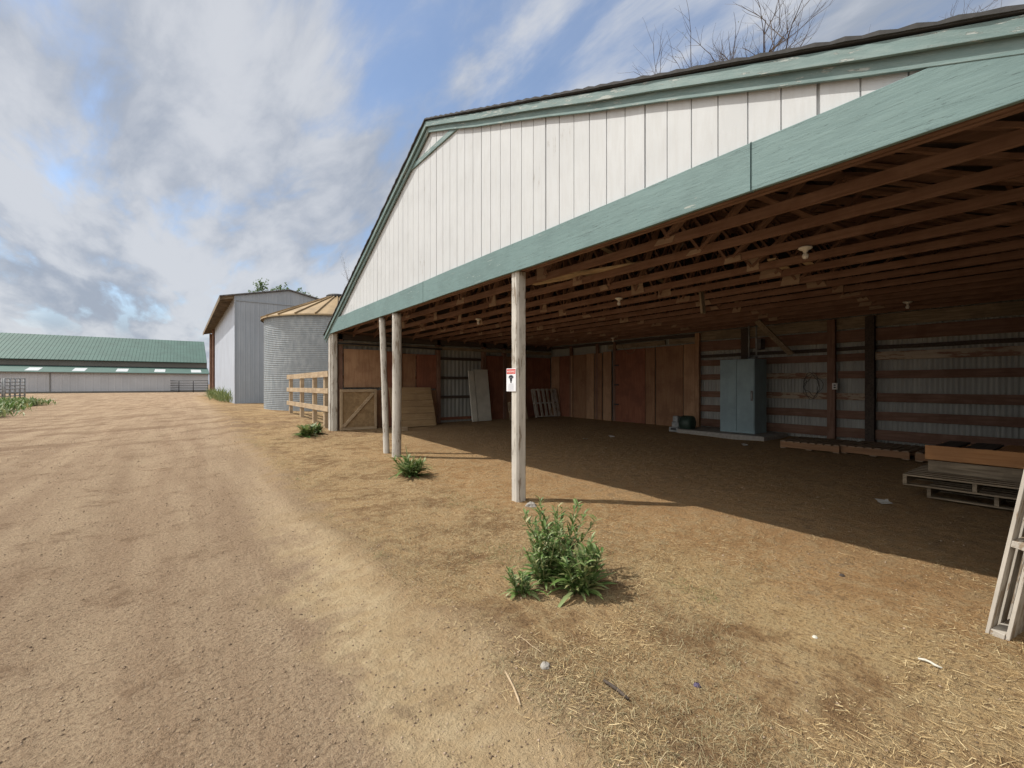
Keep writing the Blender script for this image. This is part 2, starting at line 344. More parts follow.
M['cream'] = plain('cream_panel', (.50, .48, .41), .55, var=.12, sc=3)
M['osb'] = wood('flake_board', (.235, .155, .08), (.36, .255, .14), 1, blot=(.19, .13, .07), fine=9, bs=.6)
M['ply'] = wood('yellow_plywood', (.29, .19, .095), (.38, .265, .145), 0, blot=(.25, .165, .09), blot_amt=.6)
M['ply_r'] = wood('red_brown_plywood', (.20, .075, .045), (.28, .12, .07), 2, blot=(.15, .06, .04))
M['ply_b'] = wood('brown_plywood', (.23, .125, .07), (.32, .18, .10), 2, blot=(.17, .085, .05))
M['ply_l'] = wood('light_brown_board', (.33, .19, .11), (.43, .27, .16), 2, blot=(.24, .13, .075))
M['peel'] = painted('peeling_board', (.42, .34, .25), (.20, .105, .065), 1, .525, var=.15, fine=20)
M['gusset'] = wood('gusset_wood', (.27, .19, .14), (.36, .27, .20), 1, blot=(.20, .13, .09))
M['green'] = plain('dark_green_enamel', (.035, .06, .045), .5, .2)
M['bark'] = wood('bark', (.07, .05, .038), (.15, .115, .085), 2, fine=14)
M['leaf'] = island('weed_leaf', [(.055, .11, .025), (.10, .18, .04), (.16, .24, .07), (.24, .30, .13), (.34, .31, .14)], .5, .25, .5)
M['tleaf'] = island('tree_leaf', [(.05, .10, .02), (.10, .18, .04), (.15, .22, .06)], .6, .35)
M['bud'] = island('young_leaf', [(.12, .15, .05), (.2, .22, .09)], .6, .35)
M['straw'] = island('straw', [(.14, .085, .04), (.30, .2, .095), (.46, .34, .17), (.62, .50, .29)], .7)
M['dgrass'] = island('dry_grass', [(.15, .10, .055), (.27, .20, .105), (.48, .40, .24), (.20, .19, .10)], .7, .2)
M['ggrass'] = island('green_grass', [(.08, .13, .035), (.15, .19, .06), (.25, .26, .11)], .6, .25)
M['stone'] = island('gravel', [(.11, .08, .055), (.22, .155, .10), (.33, .24, .16), (.44, .34, .25)], .9)

# ------------------------------------------------------------------ GROUND and TRACK (one continuous sheet, two objects)
def axis_pts(lo, hi, c0, c1, fine, grow):
    a = list(np.arange(c0, c1, fine)); s = fine; p = a[-1]
    while p < hi: s *= grow; p += s; a.append(p)
    s = fine; p = a[0]; b = []
    while p > lo: s *= grow; p -= s; b.append(p)
    return np.array(b[::-1]+a)
gxs = axis_pts(-900, 900, -2.5, 7.5, .045, 1.035); gys = axis_pts(-900, 1500, .2, 9.5, .045, 1.035)
GX, GY = np.meshgrid(gxs, gys, indexing='ij'); GZ = gsurf(GX, GY)
V = np.stack([GX.ravel(), GY.ravel(), GZ.ravel()], 1); ny = len(gys)
I, J = np.meshgrid(np.arange(len(gxs)-1), np.arange(ny-1), indexing='ij'); a = (I*ny+J).ravel()
F = np.stack([a, a+ny, a+ny+1, a+1], 1)
cxm = V[F].mean(1); jit = (fbm(cxm[:, 0]*2.2, cxm[:, 1]*2.2, 3)-.44)*.9
isr = (cxm[:, 0]+jit < road_edge(cxm[:, 1])) & (cxm[:, 0]+jit > road_left(cxm[:, 1])) & (cxm[:, 1] > -30) & (cxm[:, 1] < 81.7)
isr |= (cxm[:, 1] > 56) & (cxm[:, 1] < 81.7) & (cxm[:, 0] > -40) & (cxm[:, 0] < 12)
def submesh(name, mask):
    f = F[mask]; u, inv = np.unique(f, return_inverse=True)
    return npmesh(name, V[u], inv.reshape(f.shape), M['soil'], True)
tag(submesh('ground', ~isr), kind='structure'); tag(submesh('dirt_track', isr), kind='structure')

# ------------------------------------------------------------------ loose stuff on the ground
def quads(name, P, dirv, wv, m, label, cat, bend=None):
    n = len(P); mid = P+dirv*.5
    if bend is not None: mid = mid+bend
    Vv = np.stack([P-wv, P+wv, mid-wv, mid+wv, P+dirv-wv*.35, P+dirv+wv*.35], 1).reshape(-1, 3); i = np.arange(n)*6
    Ff = np.concatenate([np.stack([i, i+1, i+3, i+2], 1), np.stack([i+2, i+3, i+5, i+4], 1)])
    return tag(npmesh(name, Vv, Ff, m), label, cat, kind='stuff')
def scatter(n, k=2.6):
    """points thick near the photographer's feet, thinner away"""
    r = 1.2+16*RNG.random(n)**k; az = R(-35)+R(125)*RNG.random(n); return r*np.sin(az), r*np.cos(az)
x, y = scatter(240000, 1.45); patch = fbm(x*.8+5, y*.8, 3)+.6*fbm(x*3.3, y*3.3, 2)
ok = (x > 1.15+RNG.random(len(x))*.8) & (x < 11.6) & (y < 17) & (y > -1) & (patch+RNG.random(len(x))*.16 > .69) & ~((x > 3.5) & (y > 13.4))
x, y = x[ok], y[ok]; n = len(x); az = RNG.random(n)*2*np.pi; L = .014+.055*RNG.random(n)**2.5; tilt = (RNG.random(n)-.35)*.35
P = np.stack([x, y, gsurf(x, y)+.003+.006*RNG.random(n)], 1); D = np.stack([np.cos(az)*L, np.sin(az)*L, tilt*L], 1)
W = np.stack([-np.sin(az), np.cos(az), RNG.random(n)-.5], 1)*(.0006+.0009*RNG.random(n))[:, None]
quads('straw_litter', P, D, W, M['straw'], 'pale straw strewn over the bare yard and barn floor', 'straw')
x, y = scatter(230000, 1.4); patch = fbm(x*1.1+50, y*1.1, 4)
ok = (x > 1.3) & (x < 3.9) & (y < 12.5) & (y > .3) & (patch > .47)
x, y = x[ok], y[ok]; n = len(x); az = RNG.random(n)*2*np.pi; L = .018+.04*RNG.random(n); el = .04+.75*RNG.random(n)**2
P = np.stack([x, y, gsurf(x, y)-.002], 1); D = np.stack([np.cos(az)*np.cos(el), np.sin(az)*np.cos(el), np.sin(el)], 1)*L[:, None]
W = np.stack([-np.sin(az), np.cos(az), 0*az], 1)*(.0006+.0007*RNG.random(n))[:, None]
bnd = np.stack([0*az, 0*az, L*.12], 1)
quads('dry_grass', P, D, W, M['dgrass'], 'short dead grass matted in patches between track and barn', 'dry grass', bnd)
ok = (fbm(x*1.3+90, y*1.3, 3) > .50) & (RNG.random(n) < .75) & (x < 3.1)
quads('green_grass', P[ok]+[.01, .01, 0], D[ok]*1.0, W[ok]*1.1, M['ggrass'], 'thin green grass sprouting among the dead grass', 'grass', bnd[ok])
# gravel
x, y = scatter(120000, 1.6); rr = RNG.random(len(x))
ok = ((x < 1.5) & (x > -9) & (rr < .5)) | ((x >= 1.5) & (x < 11) & (y < 13) & (rr < .16)); x, y = x[ok], y[ok]; n = len(x)
sz = (.0013+.0055*RNG.random(n)**6)*(1+.10*np.hypot(x, y))
base = np.array([[1,0,0],[-1,0,0],[0,1,0],[0,-1,0],[0,0,1],[0,0,-1]], float); of = np.array([[0,2,4],[2,1,4],[1,3,4],[3,0,4],[2,0,5],[1,2,5],[3,1,5],[0,3,5]])
Vv = (base[None]*(.7+.6*RNG.random((n, 6, 1)))+.25*(RNG.random((n, 6, 3))-.5))*sz[:, None, None]*np.array([1, 1, .65])
an = RNG.random(n)*6.28; ca, sa = np.cos(an)[:, None], np.sin(an)[:, None]
Vx = Vv[:, :, 0]*ca-Vv[:, :, 1]*sa; Vy = Vv[:, :, 0]*sa+Vv[:, :, 1]*ca
Vv = np.stack([Vx+x[:, None], Vy+y[:, None], Vv[:, :, 2]+(gsurf(x, y)+sz*.25)[:, None]], 2)
tag(npmesh('gravel', Vv.reshape(-1, 3), (of[None]+(np.arange(n)*6)[:, None, None]).reshape(-1, 3), M['stone']), 'loose fine gravel and crumbs of earth on the track', 'gravel', kind='stuff')

# ------------------------------------------------------------------ THE BARN
XF = 3.45; XB = 11.85; YL = 13.6; YR = -.25
PK = 7.1
def rtop(y): return .035+5.96-(y-PK)*.456 if y > PK else 5.995-(PK-y)*.389
barn = thing('barn', (XF, 7, 0), 'long open-fronted barn with white grooved gable and sage green header beam', 'barn')
# roof slabs
for s, (ya, yb) in enumerate(((PK, 13.85), (-.55, PK))):
    mb = MB(); za, zb = rtop(ya), rtop(yb); x0, x1 = 3.36, XB+.3
    v = [(x, y, z) for x in (x0, x1) for (y, z) in ((ya, za), (yb, zb), (yb, zb-.022), (ya, za-.022))]
    mb.add(v, [(0,1,5,4),(3,7,6,2),(0,4,7,3),(1,2,6,5),(0,3,2,1),(4,5,6,7)])
    r = make('roof', mb, M['shingle'], barn)
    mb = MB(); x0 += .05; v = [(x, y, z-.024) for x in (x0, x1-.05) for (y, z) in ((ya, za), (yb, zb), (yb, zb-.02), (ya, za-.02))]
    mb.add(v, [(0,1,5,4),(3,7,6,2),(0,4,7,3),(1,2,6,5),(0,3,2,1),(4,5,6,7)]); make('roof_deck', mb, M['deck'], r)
    # shingle tabs along the verge
    mb = MB(); n = 90
    for i in range(n+1):
        yy = ya+(yb-ya)*i/n; j = random.uniform(-.006, .006); h_ = (.012 if i % 2 else .002)+random.uniform(0, .004); zt = rtop(yy)+h_
        mb.v += [(3.345+j, yy, zt), (3.42, yy, zt), (3.42, yy, rtop(yy)-.015), (3.345+j, yy, rtop(yy)-.015)]
    for i in range(n):
        o = i*4
        for q in range(4): mb.f.append((o+q, o+(q+1) % 4, o+4+(q+1) % 4, o+4+q))
    mb.f += [(0,1,2,3), (n*4+3, n*4+2, n*4+1, n*4)]
    make('verge_shingle', mb, M['shingle'], r)
    # rake boards: outer and inner
    for (xa, dz, hh, wd, nm) in ((3.385, .078, .09, .03, 'barge_board'), (3.425, .150, .115, .026, 'rake_trim')):
        mb = MB(); k = 10
        for i in range(k+1):
            yy = ya+(yb-ya)*i/k; zt = rtop(yy)-dz+hh/2-(.004 if 0 < i < k else 0)+.006*math.sin(yy*3+s)
            mb.v += [(xa-wd/2, yy, zt), (xa+wd/2, yy, zt), (xa+wd/2, yy, zt-hh), (xa-wd/2, yy, zt-hh)]
        for i in range(k):
            o = i*4
            for q in range(4): mb.f.append((o+q, o+(q+1) % 4, o+4+(q+1) % 4, o+4+q))
        mb.f += [(0,1,2,3), (k*4+3, k*4+2, k*4+1, k*4)]
        make(nm, mb, M['teald%d' % s], barn, bev=.003)
# soffit between rake boards and siding, front
# grooved gable siding
def sid_top(y): return rtop(y)-.16
prof = []; g0 = 1.256+.2347*0; y0, y1 = -.3, 13.55; gy_ = []
k = math.floor((y0-1.256)/.2347)
while 1.256+k*.2347 < y1:
    yy = 1.256+k*.2347
    if yy > y0+.03: gy_.append((yy, k % 6 == 0))
    k += 1
for b_i, (yy, seam) in enumerate(gy_):
    hw = (.010 if seam else .0055)*random.uniform(.8, 1.2); dp = .024 if seam else .014
    prof += [(yy-hw, 0), (yy-hw*.9, dp), (yy+hw*.9, dp), (yy+hw, 0)]
prof = [(y0, 0)]+prof+[(y1, 0)]
prof2 = []
for i, p in enumerate(prof):
    prof2.append(p)
    if i < len(prof)-1 and p[0] < PK < prof[i+1][0]: prof2.append((PK, p[1]))
mb = MB(); zb = 3.2
wz = lambda y: .0015*math.sin(y*9)
for (yy, dp) in prof2: mb.v += [(XF+.012+dp+wz(yy), yy, zb), (XF+.012+dp+wz(yy), yy, max(sid_top(yy), zb+.005)), (XF+.052, yy, zb), (XF+.052, yy, max(sid_top(yy), zb+.005))]
for i in range(len(prof2)-1):
    o = i*4; mb.f += [(o, o+4, o+5, o+1), (o+2, o+3, o+7, o+6), (o+1, o+5, o+7, o+3)]
make('gable_siding', mb, M['siding'], barn)
# level trim board under the peak, header beam and end pieces
mb = MB(); mb.beam((XF-.003, 6.0, 5.46), (XF-.003, 8.25, 5.48), .025, .085); make('peak_trim', mb, M['teald'], barn, .003)
for (ya, yb) in ((-.4, 1.676), (1.684, 7.3), (7.305, 13.66)):
    mb = MB(); k = max(3, int((yb-ya)/.5))
    for i in range(k+1):
        yy = ya+(yb-ya)*i/k; w_ = .004*math.sin(yy*1.3)+.003*math.sin(yy*4.1); zt = min(3.285+w_, rtop(yy)-.10)
        mb.v += [(XF-.035+w_*.5, yy, zt), (XF, yy, zt), (XF, yy, 2.925+w_), (XF-.035+w_*.5, yy, 2.925+w_)]
    for i in range(k):
        o = i*4
        for q in range(4): mb.f.append((o+q, o+(q+1) % 4, o+4+(q+1) % 4, o+4+q))
    mb.f += [(0,1,2,3), (k*4+3, k*4+2, k*4+1, k*4)]
    make('header_beam', mb, M['teal'], barn, .004)
mb = MB(); mb.box(XF+.05, XF+.09, -.3, 13.5, 2.94, 3.2); make('header_backing', mb, M['brownY'], barn, .003)
# purlins under the deck
for yy in [0.1+.61*i for i in range(23)]:
    if abs(yy-PK) < .15: continue
    mb = MB(); z = rtop(yy)-.047-.045; mb.beam((3.5, yy, z), (XB-.05, yy, z), .038, .085); make('purlin', mb, M['brownX'], barn)
# trusses
xs_t = [3.58]+[4.08+.62*i for i in range(13)]
bn = [13.3, 11.35, 9.45, 7.1, 4.75, 2.85, .3]; tn = [12.3, 10.2, 8.2, 6.0, 4.0, 1.9]
def rt(y): return rtop(y)-.18
for i, X in enumerate(xs_t):
    mb = MB(); w_ = .038; dz = random.uniform(-.008, .008) if i else 0
    mb.beam((X, -.2, 2.985+dz), (X, 13.52, 2.985+dz), w_, .09)
    mb.beam((X+.001, 13.5, rt(13.5)), (X+.001, PK, rt(PK)), w_, .09); mb.beam((X+.001, PK, rt(PK)), (X+.001, -.2, rt(-.2)), w_, .09)
    seq = [(bn[0], tn[0]), (bn[1], tn[0]), (bn[1], tn[1]), (bn[2], tn[1]), (bn[2], tn[2]), (bn[3], tn[2]), (bn[3], tn[3]), (bn[4], tn[3]), (bn[4], tn[4]), (bn[5], tn[4]), (bn[5], tn[5]), (bn[6], tn[5])]
    for j, (b0, t0) in enumerate(seq):
        off = .002 if j % 2 else -.002
        mb.beam((X+off, b0+random.uniform(-.05, .05), 3.0), (X+off, t0, rt(t0)), w_-.006, .085, (1, 0, 0))
    mb.beam((X+.003, PK, 3.0), (X+.003, PK, rt(PK)), w_-.006, .085, (1, 0, 0))
    t = make('roof_truss', mb, M['brownY'], barn)
    if 0 < i < 13:
        for j in (1, 2, 3, 4, 5):
            g = MB(); b0 = bn[j]+random.uniform(-.12, .12); s_ = random.uniform(.07, .15); X0 = X-w_/2-.011
            zt = random.choice((3.01, 3.03, 3.12, 3.16)); lo = random.uniform(2.935, 2.965); sk = random.uniform(-.05, .05)
            v = [(X0, b0-s_, lo), (X0, b0+s_, lo+random.uniform(-.01, .01)), (X0, b0+s_*.9+sk, zt), (X0, b0-s_*.9+sk, zt)]
            g.add(v+[(a+.009, b, c) for a, b, c in v], [(0,1,2,3),(7,6,5,4),(0,4,5,1),(1,5,6,2),(2,6,7,3),(3,7,4,0)])
            make('gusset_plate', g, M['gusset'], t)
# lengthwise ceiling ties and diagonal braces on top of the chords
for (p0, p1) in (((4.0, 9.5, 3.08), (11.6, 9.3, 3.08)), ((4.0, 4.3, 3.52), (9.5, 6.4, 3.75)), ((4.1, 2.3, 3.42), (10.8, 1.9, 3.45))):
    mb = MB(); mb.beam(p0, p1, .09, .038); make('truss_brace', mb, M['greyX'] if p0[2] > 3.5 else M['brownX'], barn)
# posts
def rough_post(cx_, cy_, w_, z0, z1, round_=False, top=None, seg=14):
    mb = MB(); n = 12 if round_ else 16; tx, ty = top or (cx_, cy_)
    for i in range(seg+1):
        t = i/seg; z = z0+(z1-z0)*t; px = cx_+(tx-cx_)*t; py = cy_+(ty-cy_)*t
        for k in range(n):
            th = 2*math.pi*k/n+math.pi/n
            if round_: r = w_/2*(1+.06*math.sin(3*th+z*1.3)+random.uniform(-.03, .03)); dx, dy = r*math.cos(th), r*math.sin(th)
            else:
                m_ = max(abs(math.cos(th)), abs(math.sin(th))); r = w_/2/m_; r = min(r, w_/2*1.36)+random.uniform(-.0012, .0012); dx, dy = r*math.cos(th), r*math.sin(th)
            mb.v.append((px+dx, py+dy, z))
    for i in range(seg):
        for k in range(n): k2 = (k+1) % n; mb.f.append((i*n+k, i*n+k2, (i+1)*n+k2, (i+1)*n+k))
    mb.f += [tuple(range(n))[::-1], tuple(seg*n+k for k in range(n))]; return mb
p = make('post', rough_post(XF+.075, 4.685, .15, -.1, 2.93, seg=40), M['post'], barn); tag(p, 'square white post with sign')
p = make('post', rough_post(XF+.08, 8.78, .185, -.1, 2.93, True, seg=26), M['post'], barn, smooth=True); tag(p, 'thicker round white pole')
p = make('post', rough_post(XF+.07, 9.30, .13, -.1, 2.93, True, (XF+.06, 9.55), seg=26), M['post'], barn, smooth=True); tag(p, 'thin leaning white pole')
p = make('post', rough_post(XF+.09, 13.42, .16, 0, 2.93, seg=20), M['post'], barn); tag(p, 'corner post beside fence')
p = make('post', rough_post(XF+.09, -.15, .15, -.1, 2.93, seg=20), M['post'], barn)
mb = MB(); mb.box(XF-.02, XF+.005, 13.43, 13.62, .12, 2.925); make('corner_board', mb, M['post'], barn, .003)
mb = MB(); mb.box(XF+.01, XF+.2, 13.505, 13.53, .15, 2.9); make('corner_board', mb, M['greyZ'], barn, .003)
# outer sheet walls (corrugated)
def corr(axis, a0, a1, fixed, z0, z1, pitch, amp, th=.004, step=6):
    mb = MB(); n = int((a1-a0)/pitch*step)
    for i in range(n+1):
        a = a0+(a1-a0)*i/n; d = amp*math.sin(2*math.pi*(a-a0)/pitch)
        for z in (z0, z1): mb.v.append((fixed+d, a, z) if axis == 'Y' else (a, fixed+d, z))
    for i in range(n): o = i*2; mb.f.append((o, o+2, o+3, o+1))
    return mb
make('back_wall_sheet', corr('Y', -.35, 13.75, XB+.06, .0, 3.25, .076, .009), M['steel'], barn, smooth=True)
make('side_wall_sheet', corr('X', 3.5, XB+.2, 13.63, .0, 3.2, .15, .008), M['steel'], barn, smooth=True)
make('side_wall_sheet', corr('X', 3.5, XB+.2, -.29, -.1, 3.1, .15, .008), M['steel'], barn, smooth=True)
# triangular rear gable closing off the loft
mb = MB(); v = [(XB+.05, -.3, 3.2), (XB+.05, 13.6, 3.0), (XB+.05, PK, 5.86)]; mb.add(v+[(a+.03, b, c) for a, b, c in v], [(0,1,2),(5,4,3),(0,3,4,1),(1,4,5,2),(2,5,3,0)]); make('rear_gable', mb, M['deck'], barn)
# back wall: posts, girts
def girt(z0, z1, ya, yb, m, x=XB, th=.04, nm='girt', bev=.003):
    mb = MB(); k = max(2, int((yb-ya)/.6)); 
    for i in range(k+1):
        yy = ya+(yb-ya)*i/k; j = random.uniform(-.006, .006)
        mb.v += [(x-th, yy, z1+j), (x, yy, z1+j), (x, yy, z0+j), (x-th, yy, z0+j)]
    for i in range(k):
        o = i*4
        for q in range(4): mb.f.append((o+q, o+(q+1) % 4, o+4+(q+1) % 4, o+4+q))
    mb.f += [(0,1,2,3), (k*4+3, k*4+2, k*4+1, k*4)]
    return make(nm, mb, m, barn, bev)
girt(2.71, 2.95, -.2, 7.2, M['greyY'], nm='top_plate'); girt(2.41, 2.67, -.2, 7.2, M['brownY'])
girt(2.23, 2.31, -.2, 7.2, M['darkw'], XB+.02)
girt(2.0, 2.17, -.2, 3.22, M['peel'], XB-.005, .05); girt(2.0, 2.16, 3.4, 7.2, M['brownY'])
girt(1.62, 1.78, -.2, 3.9, M['brownY']); girt(1.62, 1.76, 3.95, 5.6, M['peel']); girt(1.62, 1.77, 5.65, 7.2, M['brownY'])
girt(1.13, 1.31, -.2, 3.2, M['brownY']); girt(1.15, 1.30, 3.3, 5.6, M['peel']); girt(1.14, 1.3, 5.65, 7.2, M['brownY'])
girt(.74, .92, -.2, 7.2, M['brownY']); girt(.33, .54, -.2, 7.2, M['brownY'], XB-.02)
for (yy, w_, x, m) in ((3.3, .16, XB-.05, M['darkw']), (5.92, .17, XB-.07, M['darkw']), (4.0, .15, XB-.055, M['brownZ']), (7.25, .12, XB-.06, M['ply_l']), (.6, .15, XB-.05, M['brownZ'])):
    mb = MB(); mb.box(x-.09, x+.01 if m is not M['darkw'] else x+.04, yy-w_/2, yy+w_/2, .1, 2.93); make('wall_post', mb, m, barn, .004)
# back wall lining of boards and door
lin = [(13.5, 13.02, 'ply_l', 2.56), (13.02, 12.42, 'ply_r', 2.55), (12.4, 12.3, 'ply_l', 2.55), (12.28, 11.62, 'ply_b', 2.56), (11.6, 11.22, 'ply_l', 2.58), (11.2, 10.85, 'ply_b', 2.57), (10.8, 10.42, 'ply_l', 2.6),
       (10.25, 9.05, 'ply_r', 2.62), (9.03, 8.68, 'ply_b', 2.62), (8.66, 7.72, 'ply_b', 2.63), (7.7, 7.34, 'ply_l', 2.64)]
for i, (ya, yb, m, zt) in enumerate(lin):
    mb = MB(); x = XB-.10+(.012 if i % 2 else 0); mb.box(x, x+.02, yb+.004, ya-.004, .22+.01*(i % 3), zt); make('lining_board', mb, M[m], barn, .002)
for yy in (12.42, 11.1, 10.3): mb = MB(); mb.box(XB-.09, XB, yy-.05, yy+.05, .15, 2.9); make('wall_post', mb, M['brownZ'], barn)
girt(2.68, 2.82, 8.35, 10.6, M['greyY'], XB-.02); girt(2.68, 2.83, 7.3, 8.2, M['greyY'], XB-.02); girt(2.84, 2.93, 7.2, 13.5, M['darkw'], XB-.02)
# door hinges and a chain of dark latch marks
for (yy, zz_) in ((10.22, .8), (10.22, 1.45), (10.22, 2.1)):
    mb = MB(); mb.box(XB-.118, XB-.100, yy-.12, yy+.07, zz_, zz_+.045); make('hinge', mb, M['dark'], barn, .002)
# left side wall lining
sw = [(3.75, 4.95, .12, 1.32, 'ply_b'), (3.82, 4.92, 1.40, 2.52, 'ply_l'), (4.98, 5.5, .2, 2.5, 'ply_r'), (5.53, 6.05, .2, 2.45, 'ply_b'), (6.08, 6.78, 1.35, 2.45, 'ply_r'), (6.08, 6.78, .2, 1.3, 'ply_b'),
      (8.72, 9.5, .2, 2.5, 'ply_r'), (9.52, 10.4, .2, 2.5, 'ply_b'), (10.42, 11.7, .2, 2.5, 'ply_r')]
for i, (xa, xb, za, zb_, m) in enumerate(sw):
    mb = MB(); yy = 13.49-(.01 if i % 2 else 0); mb.box(xa, xb, yy, yy+.02, za, zb_); make('lining_board', mb, M[m], barn, .002)
for X in (3.72, 5.52, 6.85, 8.62, 9.5, 10.4): mb = MB(); mb.box(X-.06, X+.06, 13.44, 13.6, .1, 2.93); make('wall_post', mb, M['brownZ'], barn, .003)
for z in (.3, 1.02, 1.66, 2.30): mb = MB(); mb.box(3.6, 11.7, 13.55, 13.59, z, z+.09); make('girt', mb, M['darkw'] if z > .5 else M['ply_r'], barn)
mb = MB(); mb.box(3.6, 11.7, 13.44, 13.58, 2.78, 2.93); make('top_plate', mb, M['darkw'], barn)
mb = MB(); mb.box(3.6, 11.7, 13.42, 13.44, 2.62, 2.72); make('girt', mb, M['greyX'], barn, .003)
mb = MB(); mb.beam((3.62, 13.35, 2.66), (6.9, 13.33, 2.63), .04, .05); make('rail', mb, M['dark'], barn)
# knee brace and loose hanging stub
mb = MB(); mb.beam((10.75, 5.15, 2.96), (11.55, 4.75, 2.2), .04, .14, (0, 1, 0)); make('knee_brace', mb, M['greyZ'], barn, .004)
mb = MB(); mb.beam((6.74, 4.1, 3.02), (6.72, 4.05, 2.62), .035, .10, (1, 0, 0)); make('hanging_stub', mb, M['greyZ'], barn, .004)
for (p0, p1, wd) in (((4.22, 5.5, 3.05), (4.95, 3.3, 3.05), .15), ((4.5, 5.6, 3.075), (5.0, 3.6, 3.075), .12)):
    mb = MB(); mb.beam(p0, p1, wd, .022)
    o = solo('loose_plank', mb, M['tanY'], p0, ['wide pale plank lying across the roof truss chords above the sign post', 'narrower pale plank on top of the wide one on the truss chords'][wd < .14], 'plank', 'loose planks laid on the truss chords')
for i, (xa, ya, L_) in enumerate(((5.9, 2.6, .55), (6.1, 2.35, .5), (4.9, 6.9, .8))):
    mb = MB(); mb.box(xa, xa+.62, ya, ya+.1, 3.032, 3.05)
    mb.v = [(a, b+.15*(a-xa), c) for a, b, c in mb.v]
    solo('scrap_board', mb, M['tanX'], (xa, ya, 3.03), ['short pale scrap board across the chords nearest the front ceiling lamp', 'short pale scrap board across the chords just behind its twin', 'short pale scrap board across the chords over the round poles'][i], 'board', 'scrap boards on the truss chords')

# ------------------------------------------------------------------ things in and on the barn
def lamp(x, y, label, z=2.94):
    t = thing('ceiling_lamp', (x, y, z), label, 'ceiling lamp', 'bare bulb lamps under the truss chords')
    mb = MB().lathe([(0.001, 0), (.065, 0), (.067, -.012), (.05, -.026), (.026, -.034), (.022, -.05), (.0, -.05)], n=20); make('lamp_holder', mb, M['white'], t, smooth=True, local=True)
    mb = MB().lathe([(.014, -.05), (.018, -.062), (.030, -.085), (.031, -.10), (.022, -.118), (.001, -.126)], n=16); make('bulb', mb, M['white'], t, smooth=True, local=True)
lamp(5.32, 2.05, 'white ceramic lamp under the beams, the large one right of centre')
lamp(10.28, 2.35, 'small white lamp near the steel back wall, above the peeling board')
lamp(5.94, 5.1, 'white lamp under the beams just right of the sign post')
lamp(5.32, 8.55, 'small white lamp between the round poles and the sign post')
lamp(10.9, 9.6, 'tiny lamp in the dark above the board-lined back wall')

# sign on the post
sg = thing('warning_sign', (XF-.004, 4.73, 1.40), 'white warning sign with red header and black emblem on the square post', 'sign')
SY0, SY1 = 4.63, 4.835; xs_ = XF-.012
mb = MB(); mb.box(xs_, XF-.004, SY0, SY1, 1.405, 1.70); make('sign_panel', mb, plain('sign_white', (.72, .73, .76), .4, var=.03), sg, .002)
mb = MB(); mb.box(xs_-.0015, xs_-.0003, SY0+.008, SY1-.008, 1.63, 1.692); make('header', mb, plain('sign_red', (.55, .09, .08), .5, var=.1), sg)
def text(body, size, loc, m, parent, nm='lettering'):
    c = bpy.data.curves.new(nm, 'FONT'); c.body = body; c.size = size; c.align_x = 'CENTER'; c.extrude = .0004
    o = bpy.data.objects.new(nm, c); col.objects.link(o); bpy.context.view_layer.update()
    dg = bpy.context.evaluated_depsgraph_get(); me = bpy.data.meshes.new_from_object(o.evaluated_get(dg)); bpy.data.objects.remove(o)
    mt = Matrix.Translation(Vector(loc)-Vector(parent['_o'])) @ Matrix.Rotation(R(-90), 4, 'Z') @ Matrix.Rotation(R(90), 4, 'X')
    me.transform(mt); me.materials.clear(); me.materials.append(m); o = bpy.data.objects.new(nm, me); col.objects.link(o); o.parent = parent; return o
cyy = (SY0+SY1)/2; ink = plain('sign_ink', (.02, .025, .035), .6)
text('WARNING', .036, (xs_-.0022, cyy, 1.648), plain('sign_letter_white', (.75, .72, .7), .5), sg)
mb = MB()
# black emblem: helmet-like head over a narrow neck
def disc(cy, cz, ry, rz, n=20, a0=0, a1=2*math.pi):
    v = [(xs_-.0014, cy, cz)]+[(xs_-.0014, cy+ry*math.cos(a0+(a1-a0)*i/n), cz+rz*math.sin(a0+(a1-a0)*i/n)) for i in range(n+1)]
    mb.add(v, [(0, i+1, i+2) for i in range(n)])
disc(cyy, 1.585, .052, .03, a0=0, a1=math.pi); disc(cyy, 1.582, .056, .012, a0=math.pi, a1=2*math.pi); disc(cyy, 1.556, .026, .02); disc(cyy, 1.53, .016, .02)
make('emblem', mb, ink, sg)
mb = MB()
for i in range(7): z = 1.498-.013*i; hw = random.uniform(.045, .07); mb.add([(xs_-.0012, cyy-hw, z), (xs_-.0012, cyy+hw, z), (xs_-.0012, cyy+hw, z+.0035), (xs_-.0012, cyy-hw, z+.0035)], [(0,1,2,3)])
make('small_print', mb, plain('sign_grey_print', (.33, .36, .42), .6), sg)

# cabinet
gb = .32
cb = thing('metal_cabinet', (11.2, 5.7, gb), 'tall blue-grey two-door metal cabinet standing on a concrete slab', 'cabinet')
CX0, CX1, CY0, CY1, CZ1 = 10.92, 11.50, 5.28, 6.13, 2.10
mb = MB(); mb.box(CX0, CX1, CY0, CY1, gb, CZ1); make('body', mb, M['cab'], cb, .006)
for (a_, b_) in ((CY0+.012, (CY0+CY1)/2-.004), ((CY0+CY1)/2+.004, CY1-.012)):
    mb = MB(); mb.box(CX0-.018, CX0-.001, a_, b_, gb+.05, CZ1-.03); d = make('door', mb, M['cab'], cb, .004)
    if a_ < 5.5:
        h = MB(); h.box(CX0-.05, CX0-.02, a_+.03, a_+.055, 1.15, 1.30); make('handle', h, M['pipel'], d, .004)
        h = MB(); h.box(CX0-.024, CX0-.019, a_+.015, a_+.075, 1.10, 1.34); make('lock_plate', h, M['pipe'], d, .002)
mb = MB(); mb.box(10.55, 11.75, 4.9, 7.1, .1, gb-.002); sl_ = solo('concrete_slab', mb, M['conc'], (11.1, 6, .1), 'low grey concrete slab under the blue-grey cabinet', 'slab', bev=.015)
